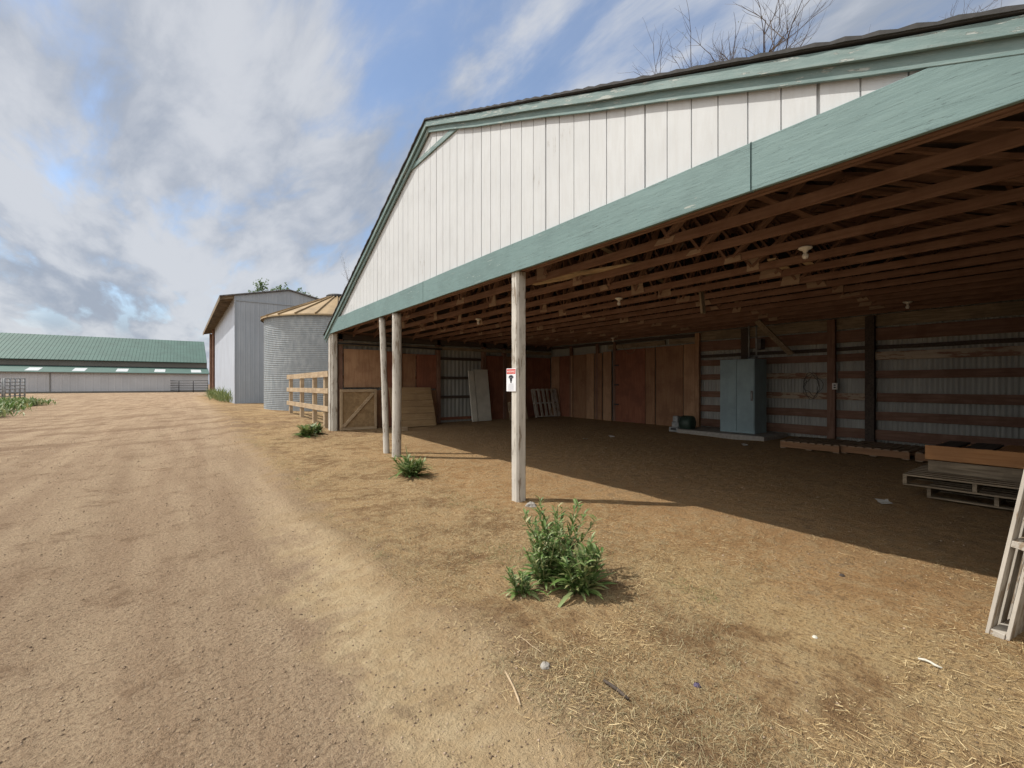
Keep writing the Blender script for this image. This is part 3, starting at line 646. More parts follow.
for i, (yy, r_) in enumerate(((5.58, .022), (5.40, .018))):
    t = thing('conduit_pipe', (11.3, yy, CZ1), ['thicker steel conduit rising from the cabinet top to the ceiling', 'thinner steel conduit rising from the cabinet top, right of the thicker one'][i], 'conduit', 'conduits above the cabinet')
    mb = MB().tube([(11.25, yy, CZ1), (11.25, yy, 2.93)], r_, 10); make('pipe', mb, M['pipel'], t, smooth=True)
    mb = MB().tube([(11.25, yy, CZ1+.03), (11.25, yy, CZ1+.06)], r_*1.5, 10); make('coupling', mb, M['pipe'], t, smooth=True)
mb = MB(); mb.box(11.5, 11.72, 5.42, 5.55, 2.35, 2.62); solo('junction_box', mb, M['pipe'], (11.6, 5.5, 2.35), 'small grey junction box on the post above the cabinet', 'electrical box', bev=.006)
# outlet box, wire coil, hanging cable
t = thing('outlet_box', (11.68, 3.9, 1.43), 'small white outlet box on the brown wall post', 'outlet')
mb = MB(); mb.box(11.66, 11.70, 3.86, 3.96, 1.38, 1.52); make('box', mb, M['white'], t, .004)
mb = MB(); mb.box(11.655, 11.659, 3.89, 3.93, 1.41, 1.44); mb.box(11.655, 11.659, 3.89, 3.93, 1.46, 1.49); make('socket', mb, M['dark'], t)
pts = []
for i in range(64): a_ = i*.31; r_ = .22+.05*math.sin(i*.47)+.03*math.sin(i*1.3); pts.append((11.77-.0010*i, 4.38+r_*.75*math.cos(a_), 1.46+r_*1.1*math.sin(a_)))
solo('wire_coil', MB().tube(pts, .005, 6), M['dark'], (11.7, 4.38, 1.2), 'loose coil of dark wire hanging on the back wall boards', 'wire coil', smooth=True)
pts = [(11.62, 10.2-1.0*i/24, 2.80-.06*(i/24)-.30*math.sin(math.pi*min(1, max(0, (i-8)/16)))) for i in range(25)]
solo('hanging_cable', MB().tube(pts, .008, 6), M['greyX'], (11.62, 9.7, 2.5), 'pale cable sagging in a loop in front of the board wall', 'cable', smooth=True)
# pump / motor on the floor
t = thing('water_pump', (10.85, 7.15, gz(10.85, 7.15)), 'small pump with pale grey housing and dark rounded motor on the floor', 'pump')
z0 = gz(10.85, 7.15)
mb = MB(); mb.box(10.62, 10.9, 7.12, 7.40, z0, z0+.13); mb.box(10.66, 10.88, 7.14, 7.34, z0+.13, z0+.27); make('housing', mb, M['pipel'], t, .015)
mb = MB(); mb.box(10.615, 10.619, 7.18, 7.34, z0+.05, z0+.11); make('vent_opening', mb, M['dark'], t)
mb = MB(); mb.box(10.68, 10.84, 7.18, 7.32, z0+.272, z0+.42); make('terminal_box', mb, M['pipel'], t, .01)
mb = MB().tube([(10.85, 7.14, z0+.24), (10.85, 7.11, z0+.24), (10.85, 6.86, z0+.24), (10.85, 6.82, z0+.24)], [.14, .2, .2, .13], 20); make('motor', mb, M['green'], t, smooth=True)
mb = MB(); mb.box(10.7, 11.0, 6.84, 7.1, z0, z0+.05); make('foot', mb, M['dark'], t, .004)

# pallets ------------------------------------------------------
def pallet(loc, rot, label, L_=1.15, W_=.95, H_=.125, m='grey', nb=7, group=None, nbot=3):
    t = thing('pallet', loc, label, 'pallet', group, rot); bh = .018
    for i in range(3):
        yy = -W_/2+.02+(W_-.04)*i/2; mb = MB(); mb.box(-L_/2, L_/2, yy-.019, yy+.019, bh+.001, H_-bh-.001); make('stringer', mb, M[m+'X'], t, .003, local=True)
    for i in range(nb):
        xx = -L_/2+.05+(L_-.1)*i/(nb-1); w_ = .095+random.uniform(-.012, .01); mb = MB(); mb.box(xx-w_/2, xx+w_/2, -W_/2-random.uniform(0, .01), W_/2+random.uniform(0, .01), H_-bh, H_); make('deck_board', mb, M[m+'Y'], t, .002, local=True)
    for i in range(nbot):
        xx = -L_/2+.05+(L_-.1)*i/(nbot-1); mb = MB(); mb.box(xx-.05, xx+.05, -W_/2, W_/2, 0, bh); make('bottom_board', mb, M[m+'Y'], t, .002, local=True)
    return t
M['dkX'] = wood('dark_pallet_x', (.20, .11, .06), (.30, .17, .09), 0); M['dkY'] = wood('dark_pallet_y', (.22, .155, .105), (.33, .24, .165), 1)
M['lmX'] = painted('limewashed_x', (.50, .46, .40), (.27, .21, .15), 0, .52); M['lmY'] = painted('limewashed_y', (.50, .46, .40), (.27, .21, .15), 1, .52)
rowg = 'dark pallets laid in a row along the back wall'
for i, (x, y, a_) in enumerate(((10.35, 3.75, 0.05), (10.45, 2.72, -.03), (10.42, 1.68, .04))):
    t = pallet((x, y, gz(x, y)+.01), (0, 0, R(90)+a_), ['dark floor pallet nearest the cabinet slab, far end of the row', 'dark floor pallet in the middle of the row by the back wall', 'dark floor pallet at the near end of the row behind the pallet stack'][i], 1.0, 1.1, .15, 'dk', 8, rowg)
zz0 = gz(7.7, .8)+.01
stg = 'stacked pallets in the barn'
pallet((7.80, .90, zz0), (0, 0, R(0)), 'grey bottom pallet of the stack at the right edge of the barn floor', 1.1, 1.16, .14, 'grey', 7, stg)
pallet((7.66, 1.06, zz0+.142), (0, 0, R(1)), 'grey upper pallet of the stack, shifted to the left', 1.1, 1.24, .13, 'grey', 8, stg)
zc = zz0+.274
pb = thing('plank_box', (7.4, .9, zc), 'orange new-lumber board box resting on the grey pallet stack', 'plank box')
mb = MB(); mb.box(7.56, 7.60, .72, 1.56, zc+.15, zc+.325); make('front_plank', mb, M['orange'], pb, .003)
mb = MB(); mb.box(7.55, 7.585, .72, 1.53, zc, zc+.14); make('lower_plank', mb, M['greyY'], pb, .003)
for yy in (.76, 1.12, 1.50): mb = MB(); mb.box(7.602, 8.3, yy-.02, yy+.02, zc, zc+.30); make('side_plank', mb, M['orange'], pb, .003)
mb = MB(); mb.box(8.3, 8.34, .72, 1.54, zc, zc+.30); make('back_plank', mb, M['orange'], pb, .003)
for i, (yy, w_) in enumerate(((1.38, .20), (1.10, .24), (.84, .2))):
    mb = MB(); mb.box(7.64, 8.42, yy-w_/2, yy+w_/2, zc+.303, zc+.323); solo('dark_board', mb, M['darkw'] if i < 2 else M['orange'], (7.64, yy, zc+.30), ['dark board lying on the left of the plank box', 'wider dark board lying on the middle of the plank box', 'orange board lying on the right of the plank box'][i], 'board', 'boards lying on the plank box', bev=.002)
# pallet leaning at right edge close to the camera
lp = pallet((4.15, .20, .60), (0, 0, 0), 'whitewashed pallet standing on edge at the barn mouth, right edge', 1.1, 1.15, .10, 'lm', 12, None, 8)
ux = Vector((.985, -.17, 0)).normalized(); uy = Vector((0, -.16, .987)); uy = (uy-uy.dot(ux)*ux).normalized(); uz = ux.cross(uy)
mm = Matrix((ux, uy, uz)).transposed().to_4x4(); PB = Vector((3.88, .53, gz(3.9, .5)+.005))
mm.translation = PB+ux*.55+uy*.575; lp.matrix_world = mm
# white and dark pallets leaning on the left side wall
def lean_y(x, y, ang, label, L_, W_, m, nb, group=None):
    t = pallet((x, y, gz(x, y)+.02+W_/2*math.cos(ang)), (0, 0, 0), label, L_, W_, .12, m, nb, group)
    a = Vector((1, 0, 0)); b = Vector((0, math.sin(ang), math.cos(ang))); c = a.cross(b); q = Matrix((a, b, c)).transposed().to_4x4(); q.translation = (x, y, gz(x, y)+.01+W_/2*math.cos(ang)); t.matrix_world = q
lg = 'pallets leaning on the side wall'
lean_y(11.05, 13.05, .25, 'pale slatted pallet leaning upright in the far dark corner of the barn', 1.15, 1.05, 'lm', 6, lg)
lean_y(9.55, 12.8, .22, 'small brown pallet leaning on the side wall, left of the sign post', .7, .62, 'tan', 4, lg)

# leaning panels
def lean_panel(name, xa, xb, ybot, ytop, z0, z1, th, m, label, cat, group=None, skew=0):
    mb = MB(); v = []
    for (yy, z) in ((ybot, z0), (ytop, z1)):
        dx = skew if z == z1 else 0
        v += [(xa+dx, yy, z), (xb+dx, yy, z), (xb+dx, yy+th, z), (xa+dx, yy+th, z)]
    mb.add(v, [(0,3,2,1),(4,5,6,7),(0,1,5,4),(1,2,6,5),(2,3,7,6),(3,0,4,7)]); return solo(name, mb, m, (xa, ybot, z0), label, cat, group, bev=.004)
pp = thing('plank_panel', (5.1, 12.95, .2), 'yellow panel of horizontal planks leaning on the side wall behind the round poles', 'screen')  # leaning panel made of horizontal planks
for i in range(6):
    f0, f1 = i/6, (i+.965)/6; mb = MB(); v = []
    for f in (f0, f1):
        yy = 12.95+.36*f; z = .2+1.2*f; e = random.uniform(-.01, .01)
        v += [(5.1, yy, z), (6.52-.03*f+e, yy, z), (6.52-.03*f+e, yy+.035, z), (5.1, yy+.035, z)]
    mb.add(v, [(0,3,2,1),(4,5,6,7),(0,1,5,4),(1,2,6,5),(2,3,7,6),(3,0,4,7)]); make('plank', mb, M['ply'], pp, .003)
for x_ in (5.3, 6.3): mb = MB(); mb.beam((x_, 13.02, .22), (x_, 13.37, 1.38), .08, .02, (0, 1, 0)); make('batten', mb, M['tanZ'], pp)
mb = MB(); mb.box(4.95, 5.3, 12.35, 12.5, .12, .26); solo('wood_block', mb, M['tanX'], (5, 12.4, .12), 'pale wood block lying left of the leaning plywood', 'block', bev=.006)
t = lean_panel('foam_panel', 7.9, 8.1, 13.05, 13.33, .24, 1.95, .06, M['cream'], 'narrow cream panel leaning on the side wall, the left of two', 'panel', 'cream panels leaning on the side wall')
t2 = lean_panel('foam_panel', 8.14, 8.68, 13.08, 13.35, .24, 2.0, .07, M['cream'], 'wide cream door panel with a dark stain leaning on the side wall', 'panel', 'cream panels leaning on the side wall')
mb = MB()
random.seed(3)
for i in range(26):
    zc_ = random.uniform(1.1, 1.75); xc = 8.5+random.uniform(-.1, .1); tt = (zc_-.24)/1.76; yy = 13.08+.27*tt-.006; s_ = random.uniform(.03, .09)
    mb.add([(xc-s_*.6, yy-.002*i/26, zc_-s_), (xc+s_*.5, yy-.002*i/26, zc_-s_*.8), (xc+s_*.6, yy+.004, zc_+s_), (xc-s_*.4, yy+.004, zc_+s_*.9)], [(0,1,2,3)])
st = make('stain', mb, M['darkw'], t2, local=False)
# OSB gate at the corner
t = thing('stall_gate', (3.65, 13.35, .15), 'low flake-board gate with diagonal brace beside the barn corner post', 'gate')
ga, gb_ = 3.66, 4.72
mb = MB(); mb.box(ga, gb_, 13.30, 13.32, .2, 1.34); make('panel', mb, M['osb'], t, .003)
for bx_ in ((ga, gb_, 1.27, 1.35), (ga, gb_, .18, .25)): mb = MB(); mb.box(bx_[0], bx_[1], 13.27, 13.298, bx_[2], bx_[3]); make('rail', mb, M['tanX'], t, .003)
for bx_ in ((ga, ga+.07), (gb_-.07, gb_)): mb = MB(); mb.box(bx_[0], bx_[1], 13.265, 13.297, .255, 1.265); make('stile', mb, M['tanZ'], t, .003)
mb = MB(); mb.beam((ga+.09, 13.279, .28), (gb_-.09, 13.279, 1.24), .03, .08, (0, 1, 0)); mb = MB(); mb.beam((ga+.09, 13.28, .28), (gb_-.09, 13.28, 1.24), .08, .03, (0, 1, 0)); make('brace', mb, M['tanX'], t, .003)

# ------------------------------------------------------------------ wooden fence past the corner
t = thing('rail_fence', (XF, 16.5, gz(XF, 16.5)), 'unpainted three-rail timber fence running from the barn corner past the grain bin', 'fence')
for yy, h in ((14.2, 1.86), (15.6, 1.82), (17.5, 1.86), (19.5, 1.80)):
    mb = MB(); mb.box(XF+.0, XF+.12, yy-.07, yy+.07, gz(XF, yy)-.1, h); make('post', mb, M['tanZ'], t, .005)
for (z0, z1) in ((1.70, 1.88), (1.22, 1.38), (.70, .86)):
    mb = MB(); mb.beam((XF-.022, 13.63, (z0+z1)/2), (XF-.022, 19.8, (z0+z1)/2-.02), .038, z1-z0-.005); make('rail', mb, M['tanY'], t, .004)

# ------------------------------------------------------------------ grain bin
SC = (6.15, 22.8); zb0 = .30
t = thing('grain_bin', (SC[0], SC[1], zb0), 'round corrugated galvanised grain bin with tan cone roof behind the fence', 'grain bin')
pr = []; nr = 52; Rb = 3.12
for i in range(nr*6+1): z = i/(nr*6)*4.15; pr.append((Rb+.007*math.sin(i/6*2*math.pi), z))
mb = MB().lathe(pr, (SC[0], SC[1], zb0), 96); make('wall', mb, M['bin'], t, smooth=True)
prr = [(Rb+.14, 4.06), (Rb+.13, 4.12), (.45, 5.34), (.44, 5.30), (Rb+.06, 4.07)]
mb = MB().lathe(prr, (SC[0], SC[1], zb0), 48); r_ = make('roof', mb, M['binroof'], t)
for k in range(24):
    a_ = 2*math.pi*k/24; ca_, sa_ = math.cos(a_), math.sin(a_)
    mb = MB().beam((SC[0]+(Rb+.16)*ca_, SC[1]+(Rb+.16)*sa_, zb0+4.14), (SC[0]+.46*ca_, SC[1]+.46*sa_, zb0+5.36), .045, .06); make('roof_rib', mb, M['binroof'], r_)
mb = MB().lathe([(.44, 5.32), (.50, 5.34), (.50, 5.44), (.42, 5.50), (.001, 5.52)], (SC[0], SC[1], zb0), 24); make('cap', mb, M['dark'], t)
mb = MB(); mb.lathe([(Rb+.05, -.2), (Rb+.05, .05), (Rb-.01, .06)], (SC[0], SC[1], zb0), 64); make('base_ring', mb, M['conc'], t)
mb = MB().tube([(3.15, 23.0, .2), (3.15, 23.0, 2.8)], .04, 8); make('pipe', mb, M['dark'], t)

# ------------------------------------------------------------------ grey shed
SX0, SX1, SY0_, SY1_ = 2.42, 8.4, 29.2, 46.5
zs = .38
t = thing('metal_shed', (SX0, SY0_, zs), 'tall grey metal shed with pale side wall and brown raftered eave behind the bin', 'shed')
def shz(x): return 6.40+(x-SX0)*.215 if x < 5.15 else 6.99-(x-5.15)*.215
def ribs_x(x0, x1, y, zb_, topf, pitch=.23):
    mb = MB(); x = x0; P_ = []
    while x < x1-.001: P_ += [(x, 0), (x+.02, -.008), (x+.05, -.008), (x+.07, 0)]; x += pitch
    P_.append((x1, 0)); P2 = []
    for i, p_ in enumerate(P_):
        P2.append(p_)
        if i < len(P_)-1 and p_[0] < 5.15 < P_[i+1][0]: P2.append((5.15, 0))
    for (x, d) in P2: mb.v += [(x, y+d, zb_), (x, y+d, topf(x))]
    for i in range(len(P2)-1): mb.f.append((i*2, i*2+2, i*2+3, i*2+1))
    return mb
make('front_wall', ribs_x(SX0, SX1, SY0_, zs, lambda x: shz(x)-.04), M['shed'], t)
mb = MB(); mb.beam((SX0, SY0_-.03, 6.12), (SX1, SY0_-.03, 6.12), .03, .05); make('lap_seam', mb, M['shed'], t)
mb = MB(); mb.box(SX0+.02, SX1-.02, SY0_+.05, SY0_+.09, zs-.25, zs+.2); make('skirt', mb, M['dark'], t)
mb = MB(); y = SY0_; P_ = []
while y < SY1_: P_ += [(y, 0), (y+.03, -.01), (y+.06, -.01), (y+.09, 0)]; y += .3
for (y, d) in P_: mb.v += [(SX0+d, y, zs), (SX0+d, y, 6.32)]
for i in range(len(P_)-1): mb.f.append((i*2, i*2+1, i*2+3, i*2+2))
make('side_wall', mb, M['shedw'], t)
mb = MB(); mb.box(SX1-.03, SX1, SY0_, SY1_+5, zs, 6.2); make('side_wall', mb, M['shed'], t)
mb = MB(); mb.box(SX0, SX0+.05, SY0_-.035, SY0_+.02, zs, 6.38); make('corner_trim', mb, M['shed'], t)
for sgn in (0, 1):
    xa, xb = ((1.72, 5.15), (5.15, 8.9))[sgn]; mb = MB()
    v = [(x, y, shz(x)+dz) for y in (SY0_-.12, 51.5) for (x, dz) in ((xa, 0.04), (xb, .04), (xb, -.02), (xa, -.02))]
    mb.add(v, [(0,1,2,3),(7,6,5,4),(0,4,5,1),(2,6,7,3),(0,3,7,4),(1,5,6,2)]); make('roof', mb, M['pipe'], t)
for k in range(26):
    y = SY0_+.1+k*.86; mb = MB(); mb.beam((1.76, y, shz(1.76)-.10), (SX0+1.2, y, shz(SX0+1.2)-.10), .05, .15); make('rafter', mb, M['greyX'], t)
mb = MB(); mb.box(1.72, 1.755, SY0_-.12, 51.5, shz(1.72)-.20, shz(1.72)-.025); make('eave_board', mb, M['greyY'], t)
mb = MB(); mb.add([(x, y, shz(x)-.025) for (x, y) in ((1.76, SY0_), (SX0+.05, SY0_), (SX0+.05, 51.4), (1.76, 51.4))], [(0,1,2,3)]); make('soffit_boards', mb, M['brownY'], t)
for y in (46.9, 51.2): mb = MB().tube([(2.35, y, .2), (2.35, y, 6.2)], .13, 10); make('post', mb, M['brownZ'], t)

# ------------------------------------------------------------------ long green-roofed building
FY = 82; FX0, FX1 = -62, 3.45; zf = .30
t = thing('riding_arena', (-20, FY, zf), 'long low pale building with green metal roof and white skylights across the yard', 'building')
def sheet(x0, x1, y0, z0, y1, z1, th=.06):
    mb = MB(); v = [(x, y, z) for x in (x0, x1) for (y, z) in ((y0, z0), (y1, z1), (y1, z1-th), (y0, z0-th))]
    mb.add(v, [(0,1,5,4),(3,7,6,2),(0,4,7,3),(1,2,6,5),(0,3,2,1),(4,5,6,7)]); return mb
mr_ = make('main_roof', sheet(FX0, FX1, 86.6, 4.86, 97.5, 9.0), M['groof'], t); make('main_roof', sheet(FX0, FX1, 97.5, 9.0, 108, 4.86), M['groof'], t)
mb = MB(); x = FX0+.3
while x < FX1: mb.beam((x, 86.6, 4.88), (x, 97.5, 9.02), .025, .02); x += .42
make('standing_seams', mb, M['groof'], mr_)
mb = MB(); mb.box(FX0, FX1, 87.0, 87.2, 3.6, 4.83); make('clerestory', mb, M['cler'], t)
mb = MB(); mb.box(FX0, FX1, 86.9, 86.98, 3.9, 4.05); make('gutter_band', mb, M['dark'], t)
lr = make('lean_to_roof', sheet(FX0, FX1+.1, 81.7, 3.06, 87.0, 3.98), M['groof'], t)
mb = MB(); mb.box(FX0, FX1+.1, 81.6, 81.7, 2.92, 3.03); make('eave_trim', mb, M['cler'], t)
for px in (-72, -20, 34, 80, 122.5, 160, 196):
    l_ = (px-512)/455; sn, cs = math.sin(YAW), math.cos(YAW); X = (sn+cs*l_)/(cs-sn*l_)*84
    mb = sheet(X-.62, X+.62, 82.6, 3.236, 85.2, 3.69, .02); make('skylight', mb, M['skyl'], lr)
mb = MB(); x = FX0; P_ = []
while x < FX1: P_ += [(x, 0), (x+.06, -.015), (x+.14, -.015), (x+.2, 0)]; x += .75
P_.append((FX1, 0))
for (x, d) in P_: mb.v += [(x, FY+d, zf-.2), (x, FY+d, 3.0)]
for i in range(len(P_)-1): mb.f.append((i*2, i*2+2, i*2+3, i*2+1))
make('wall', mb, M['fwall'], t)
for (px, m) in ((50, 'cler'), (-60, 'cler')):
    l_ = (px-512)/455; X = (math.sin(YAW)+math.cos(YAW)*l_)/(math.cos(YAW)-math.sin(YAW)*l_)*FY
    mb = MB(); mb.box(X-.035, X+.035, FY-.09, FY-.02, zf, 2.95); make('door_seam', mb, M[m], t)
mb = MB(); mb.box(FX0, FX1, FY-.14, FY-.05, zf-.1, zf+.22); make('kick_board', mb, M['cler'], t)
for x in (FX0+.05, FX1-.1):
    mb = MB(); v = [(x, 87, zf), (x, 108, zf), (x, 108, 4.8), (x, 97.5, 8.9), (x, 87, 4.8)]; mb.add(v+[(a+.06, b, c) for a, b, c in v], [(0,1,2,3,4),(9,8,7,6,5),(0,5,6,1),(1,6,7,2),(2,7,8,3),(3,8,9,4),(4,9,5,0)]); make('end_wall', mb, M['fwall'], t)
mb = MB(); v = [(FX1-.06, FY, zf), (FX1-.06, 87, zf), (FX1-.06, 87, 3.9), (FX1-.06, FY, 3.0)]; mb.add(v, [(0,1,2,3)]); make('end_wall', mb, M['fwall'], t)

# pixel -> world on flat ground at a given distance along the axis
SN, CS = math.sin(YAW), math.cos(YAW)
def at(px, d): l_ = (px-512)/455; return (SN+CS*l_)*d, (CS-SN*l_)*d

# pipe gates
def pipe_panel(p0, p1, h, rails, posts, m, label, group=None, name='pipe_gate', r=.03):
    p0 = Vector((p0[0], p0[1], gz(*p0))); p1 = Vector((p1[0], p1[1], gz(*p1)))
    t = thing(name, p0, label, 'fence panel', group)
    for i in range(rails): z = h*(.18+.82*i/(rails-1)); make('rail', MB().tube([p0+Vector((0, 0, z)), p1+Vector((0, 0, z))], r, 8), M[m], t, smooth=True)
    for i in range(posts): q = p0.lerp(p1, i/(posts-1)); make('post', MB().tube([q+Vector((0, 0, -.1)), q+Vector((0, 0, h*1.02))], r*1.5, 8), M[m], t, smooth=True)
a_, b_ = at(165, 66), at(208, 63)
pipe_panel(a_, b_, 1.65, 5, 4, 'dark', 'dark pipe gate in front of the right end of the long building', r=.035)
a_ = (-11.7, 55.0)
pipe_panel(a_, (-11.1, 57.9), 1.78, 6, 5, 'pipel', 'pale pipe panel turned end-on above the weeds, left edge', 'pipe corral panels at the left edge', r=.045)
pipe_panel((-11.9, 55.4), (-16.0, 55.2), 1.75, 6, 3, 'pipel', 'pale pipe panel running off the left edge of the yard', 'pipe corral panels at the left edge', r=.045)
# trough by the wall
x0, y0 = at(62, 66); x1, y1 = at(74.5, 65)
t = thing('water_trough', (x0, y0, gz(x0, y0)), 'dark green stock tank against the long building wall', 'trough')
zt = gz(x0, y0); mb = MB(); mb.box(x0, x1, y0-.5, y0+.35, zt, zt+.62); make('tank', mb, M['green'], t, .08)
mb = MB(); mb.box(x0+.08, x1-.08, y0-.42, y0+.27, zt+.625, zt+.64); make('water_surface', mb, M['dark'], t)
x0, y0 = at(40, 66); x1, y1 = at(50, 66); mb = MB(); mb.box(x0, x1, y0-.1, y0+.1, gz(x0, y0), gz(x0, y0)+.28); solo('timber_sleeper', mb, M['greyX'], (x0, y0, gz(x0, y0)), 'low weathered timber lying by the long wall left of the stock tank', 'timber')

# ------------------------------------------------------------------ weeds
def leaf(mb, base, az, el, L_, w_, droop=.6, seg=4):
    d = Vector((math.cos(az), math.sin(az), 0)); s = Vector((-math.sin(az), math.cos(az), 0)); p = Vector(base); o = len(mb.v); e = el
    for i in range(seg+1):
        t_ = i/seg; ww = w_*(math.sin(math.pi*min(1, t_*.86+.12))**.8)*.5
        if i == seg: ww = w_*.03
        lift = Vector((0, 0, ww*.45))
        mb.v += [tuple(p-s*ww+lift), tuple(p), tuple(p+s*ww+lift)]
        p = p+(d*math.cos(e)+Vector((0, 0, 1))*math.sin(e))*L_/seg; e -= droop/seg
    for i in range(seg): a = o+i*3; mb.f += [(a, a+3, a+4, a+1), (a+1, a+4, a+5, a+2)]
def weed(x, y, h, spread, nros, nstem, label, lw=.028, group='leafy weeds', name='weed'):
    z = float(gsurf(x, y)); t = thing(name, (x, y, z), label, 'weed', group); mb = MB(); st = MB()
    for i in range(nros):
        a = random.uniform(0, 6.283); r = random.uniform(0, .05); leaf(mb, (x+r*math.cos(a), y+r*math.sin(a), z), a+random.uniform(-.5, .5), random.uniform(.2, 1.4), spread*random.uniform(.35, 1.1), lw*random.uniform(.5, 1.4), random.uniform(.2, 1.9))
    for i in range(nstem):
        a = random.uniform(0, 6.283); r = random.uniform(.0, .25)*spread; hh = h*random.uniform(.5, 1.0)
        b = Vector((x+r*math.cos(a), y+r*math.sin(a), z)); lz = random.uniform(.1, .65)*hh; ln = Vector((math.cos(a)*lz, math.sin(a)*lz, hh)); pts = [b, b+ln*.5+Vector((0, 0, .02)), b+ln]
        st.tube(pts, [.005, .004, .002], 5)
        nl = int(8+hh*38)
        for k in range(nl):
            f = .1+.9*k/nl; q = b+ln*f; leaf(mb, q, random.uniform(0, 6.283), random.uniform(.35, 1.15), spread*.42*(1.15-.6*f)*random.uniform(.7, 1.2), lw*.62*random.uniform(.7, 1.2), random.uniform(.2, .9), 3)
    make('leaves', mb, M['leaf'], t, smooth=True)
    if st.v: make('stems', st, M['leaf'], t, smooth=True)
random.seed(11)
weed(2.34, 2.38, .40, .32, 60, 30, 'largest leafy green weed clump in front of the square post', .036)
weed(2.40, 2.70, .56, .32, 34, 26, 'tall green weed right behind the largest clump', .034)
weed(2.22, 2.60, .42, .24, 34, 18, 'medium green weed on the left flank of the largest clump', .034)
weed(1.98, 2.60, .20, .17, 30, 10, 'small low green weed left of the largest clump', .028)
weed(3.02, 6.95, .30, .48, 80, 18, 'green weed at the foot of the round poles', .04)
weed(2.62, 12.5, .28, .42, 50, 20, 'dark green weed near the barn corner and fence', .07)
weed(2.95, 12.9, .26, .36, 36, 16, 'smaller green weed touching the one near the barn corner', .06)
def patchy(name, pts, h, m, label, cat, n, lw, droop=.6, spr=.35):
    mb = MB(); x0, y0 = pts[0]
    for i in range(n):
        q = random.random()*(len(pts)-1); k = int(q); f = q-k; x = pts[k][0]*(1-f)+pts[min(k+1, len(pts)-1)][0]*f+random.gauss(0, spr); y = pts[k][1]*(1-f)+pts[min(k+1, len(pts)-1)][1]*f+random.gauss(0, spr)
        leaf(mb, (x, y, float(gsurf(x, y))+random.uniform(0, .25)*h), random.uniform(0, 6.28), random.uniform(.4, 1.4), h*random.uniform(.4, 1.0), lw*random.uniform(.6, 1.3), droop, 2)
    return solo(name, mb, m, (x0, y0, gz(x0, y0)), label, cat)
o = patchy('tall_grass', [(2.3, 30), (2.0, 36), (2.1, 44)], .9, M['ggrass'], 'tall pale green grass along the foot of the shed side wall', 'grass', 700, .04, .5, .2)
tag(o, kind='stuff')
for i, (cx_, cy_, sp, n_, lab) in enumerate(((-7.6, 29.5, 1.1, 3600, 'low dark green weed bed nearest on the left edge'), (-8.6, 36, 1.3, 3600, 'low dark green weed bed in the middle of the left edge'), (-8.8, 43.5, 1.3, 3000, 'low dark green weed bed farthest back by the pipe panels'), (-12.5, 46, 1.8, 2200, 'weed bed below the pipe panels, left edge'))):
    o = patchy('weed_bed', [(cx_-sp, cy_-2), (cx_, cy_), (cx_-.3, cy_+2.4)], .6, M['leaf'], lab, 'weeds', n_, .09, .7, sp*.45); tag(o, group='green weed beds on the left')
for i, (px, d, h, lab) in enumerate(((57, 65, .5, 'small bush against the long wall left of the stock tank'), (110, 65, .5, 'small bush against the middle of the long wall'))):
    x, y = at(px, d); o = patchy('wall_bush', [(x-.6, y), (x+.6, y)], h, M['leaf'], lab, 'bush', 260, .12, .5, .3); tag(o, group='bushes along the long wall')

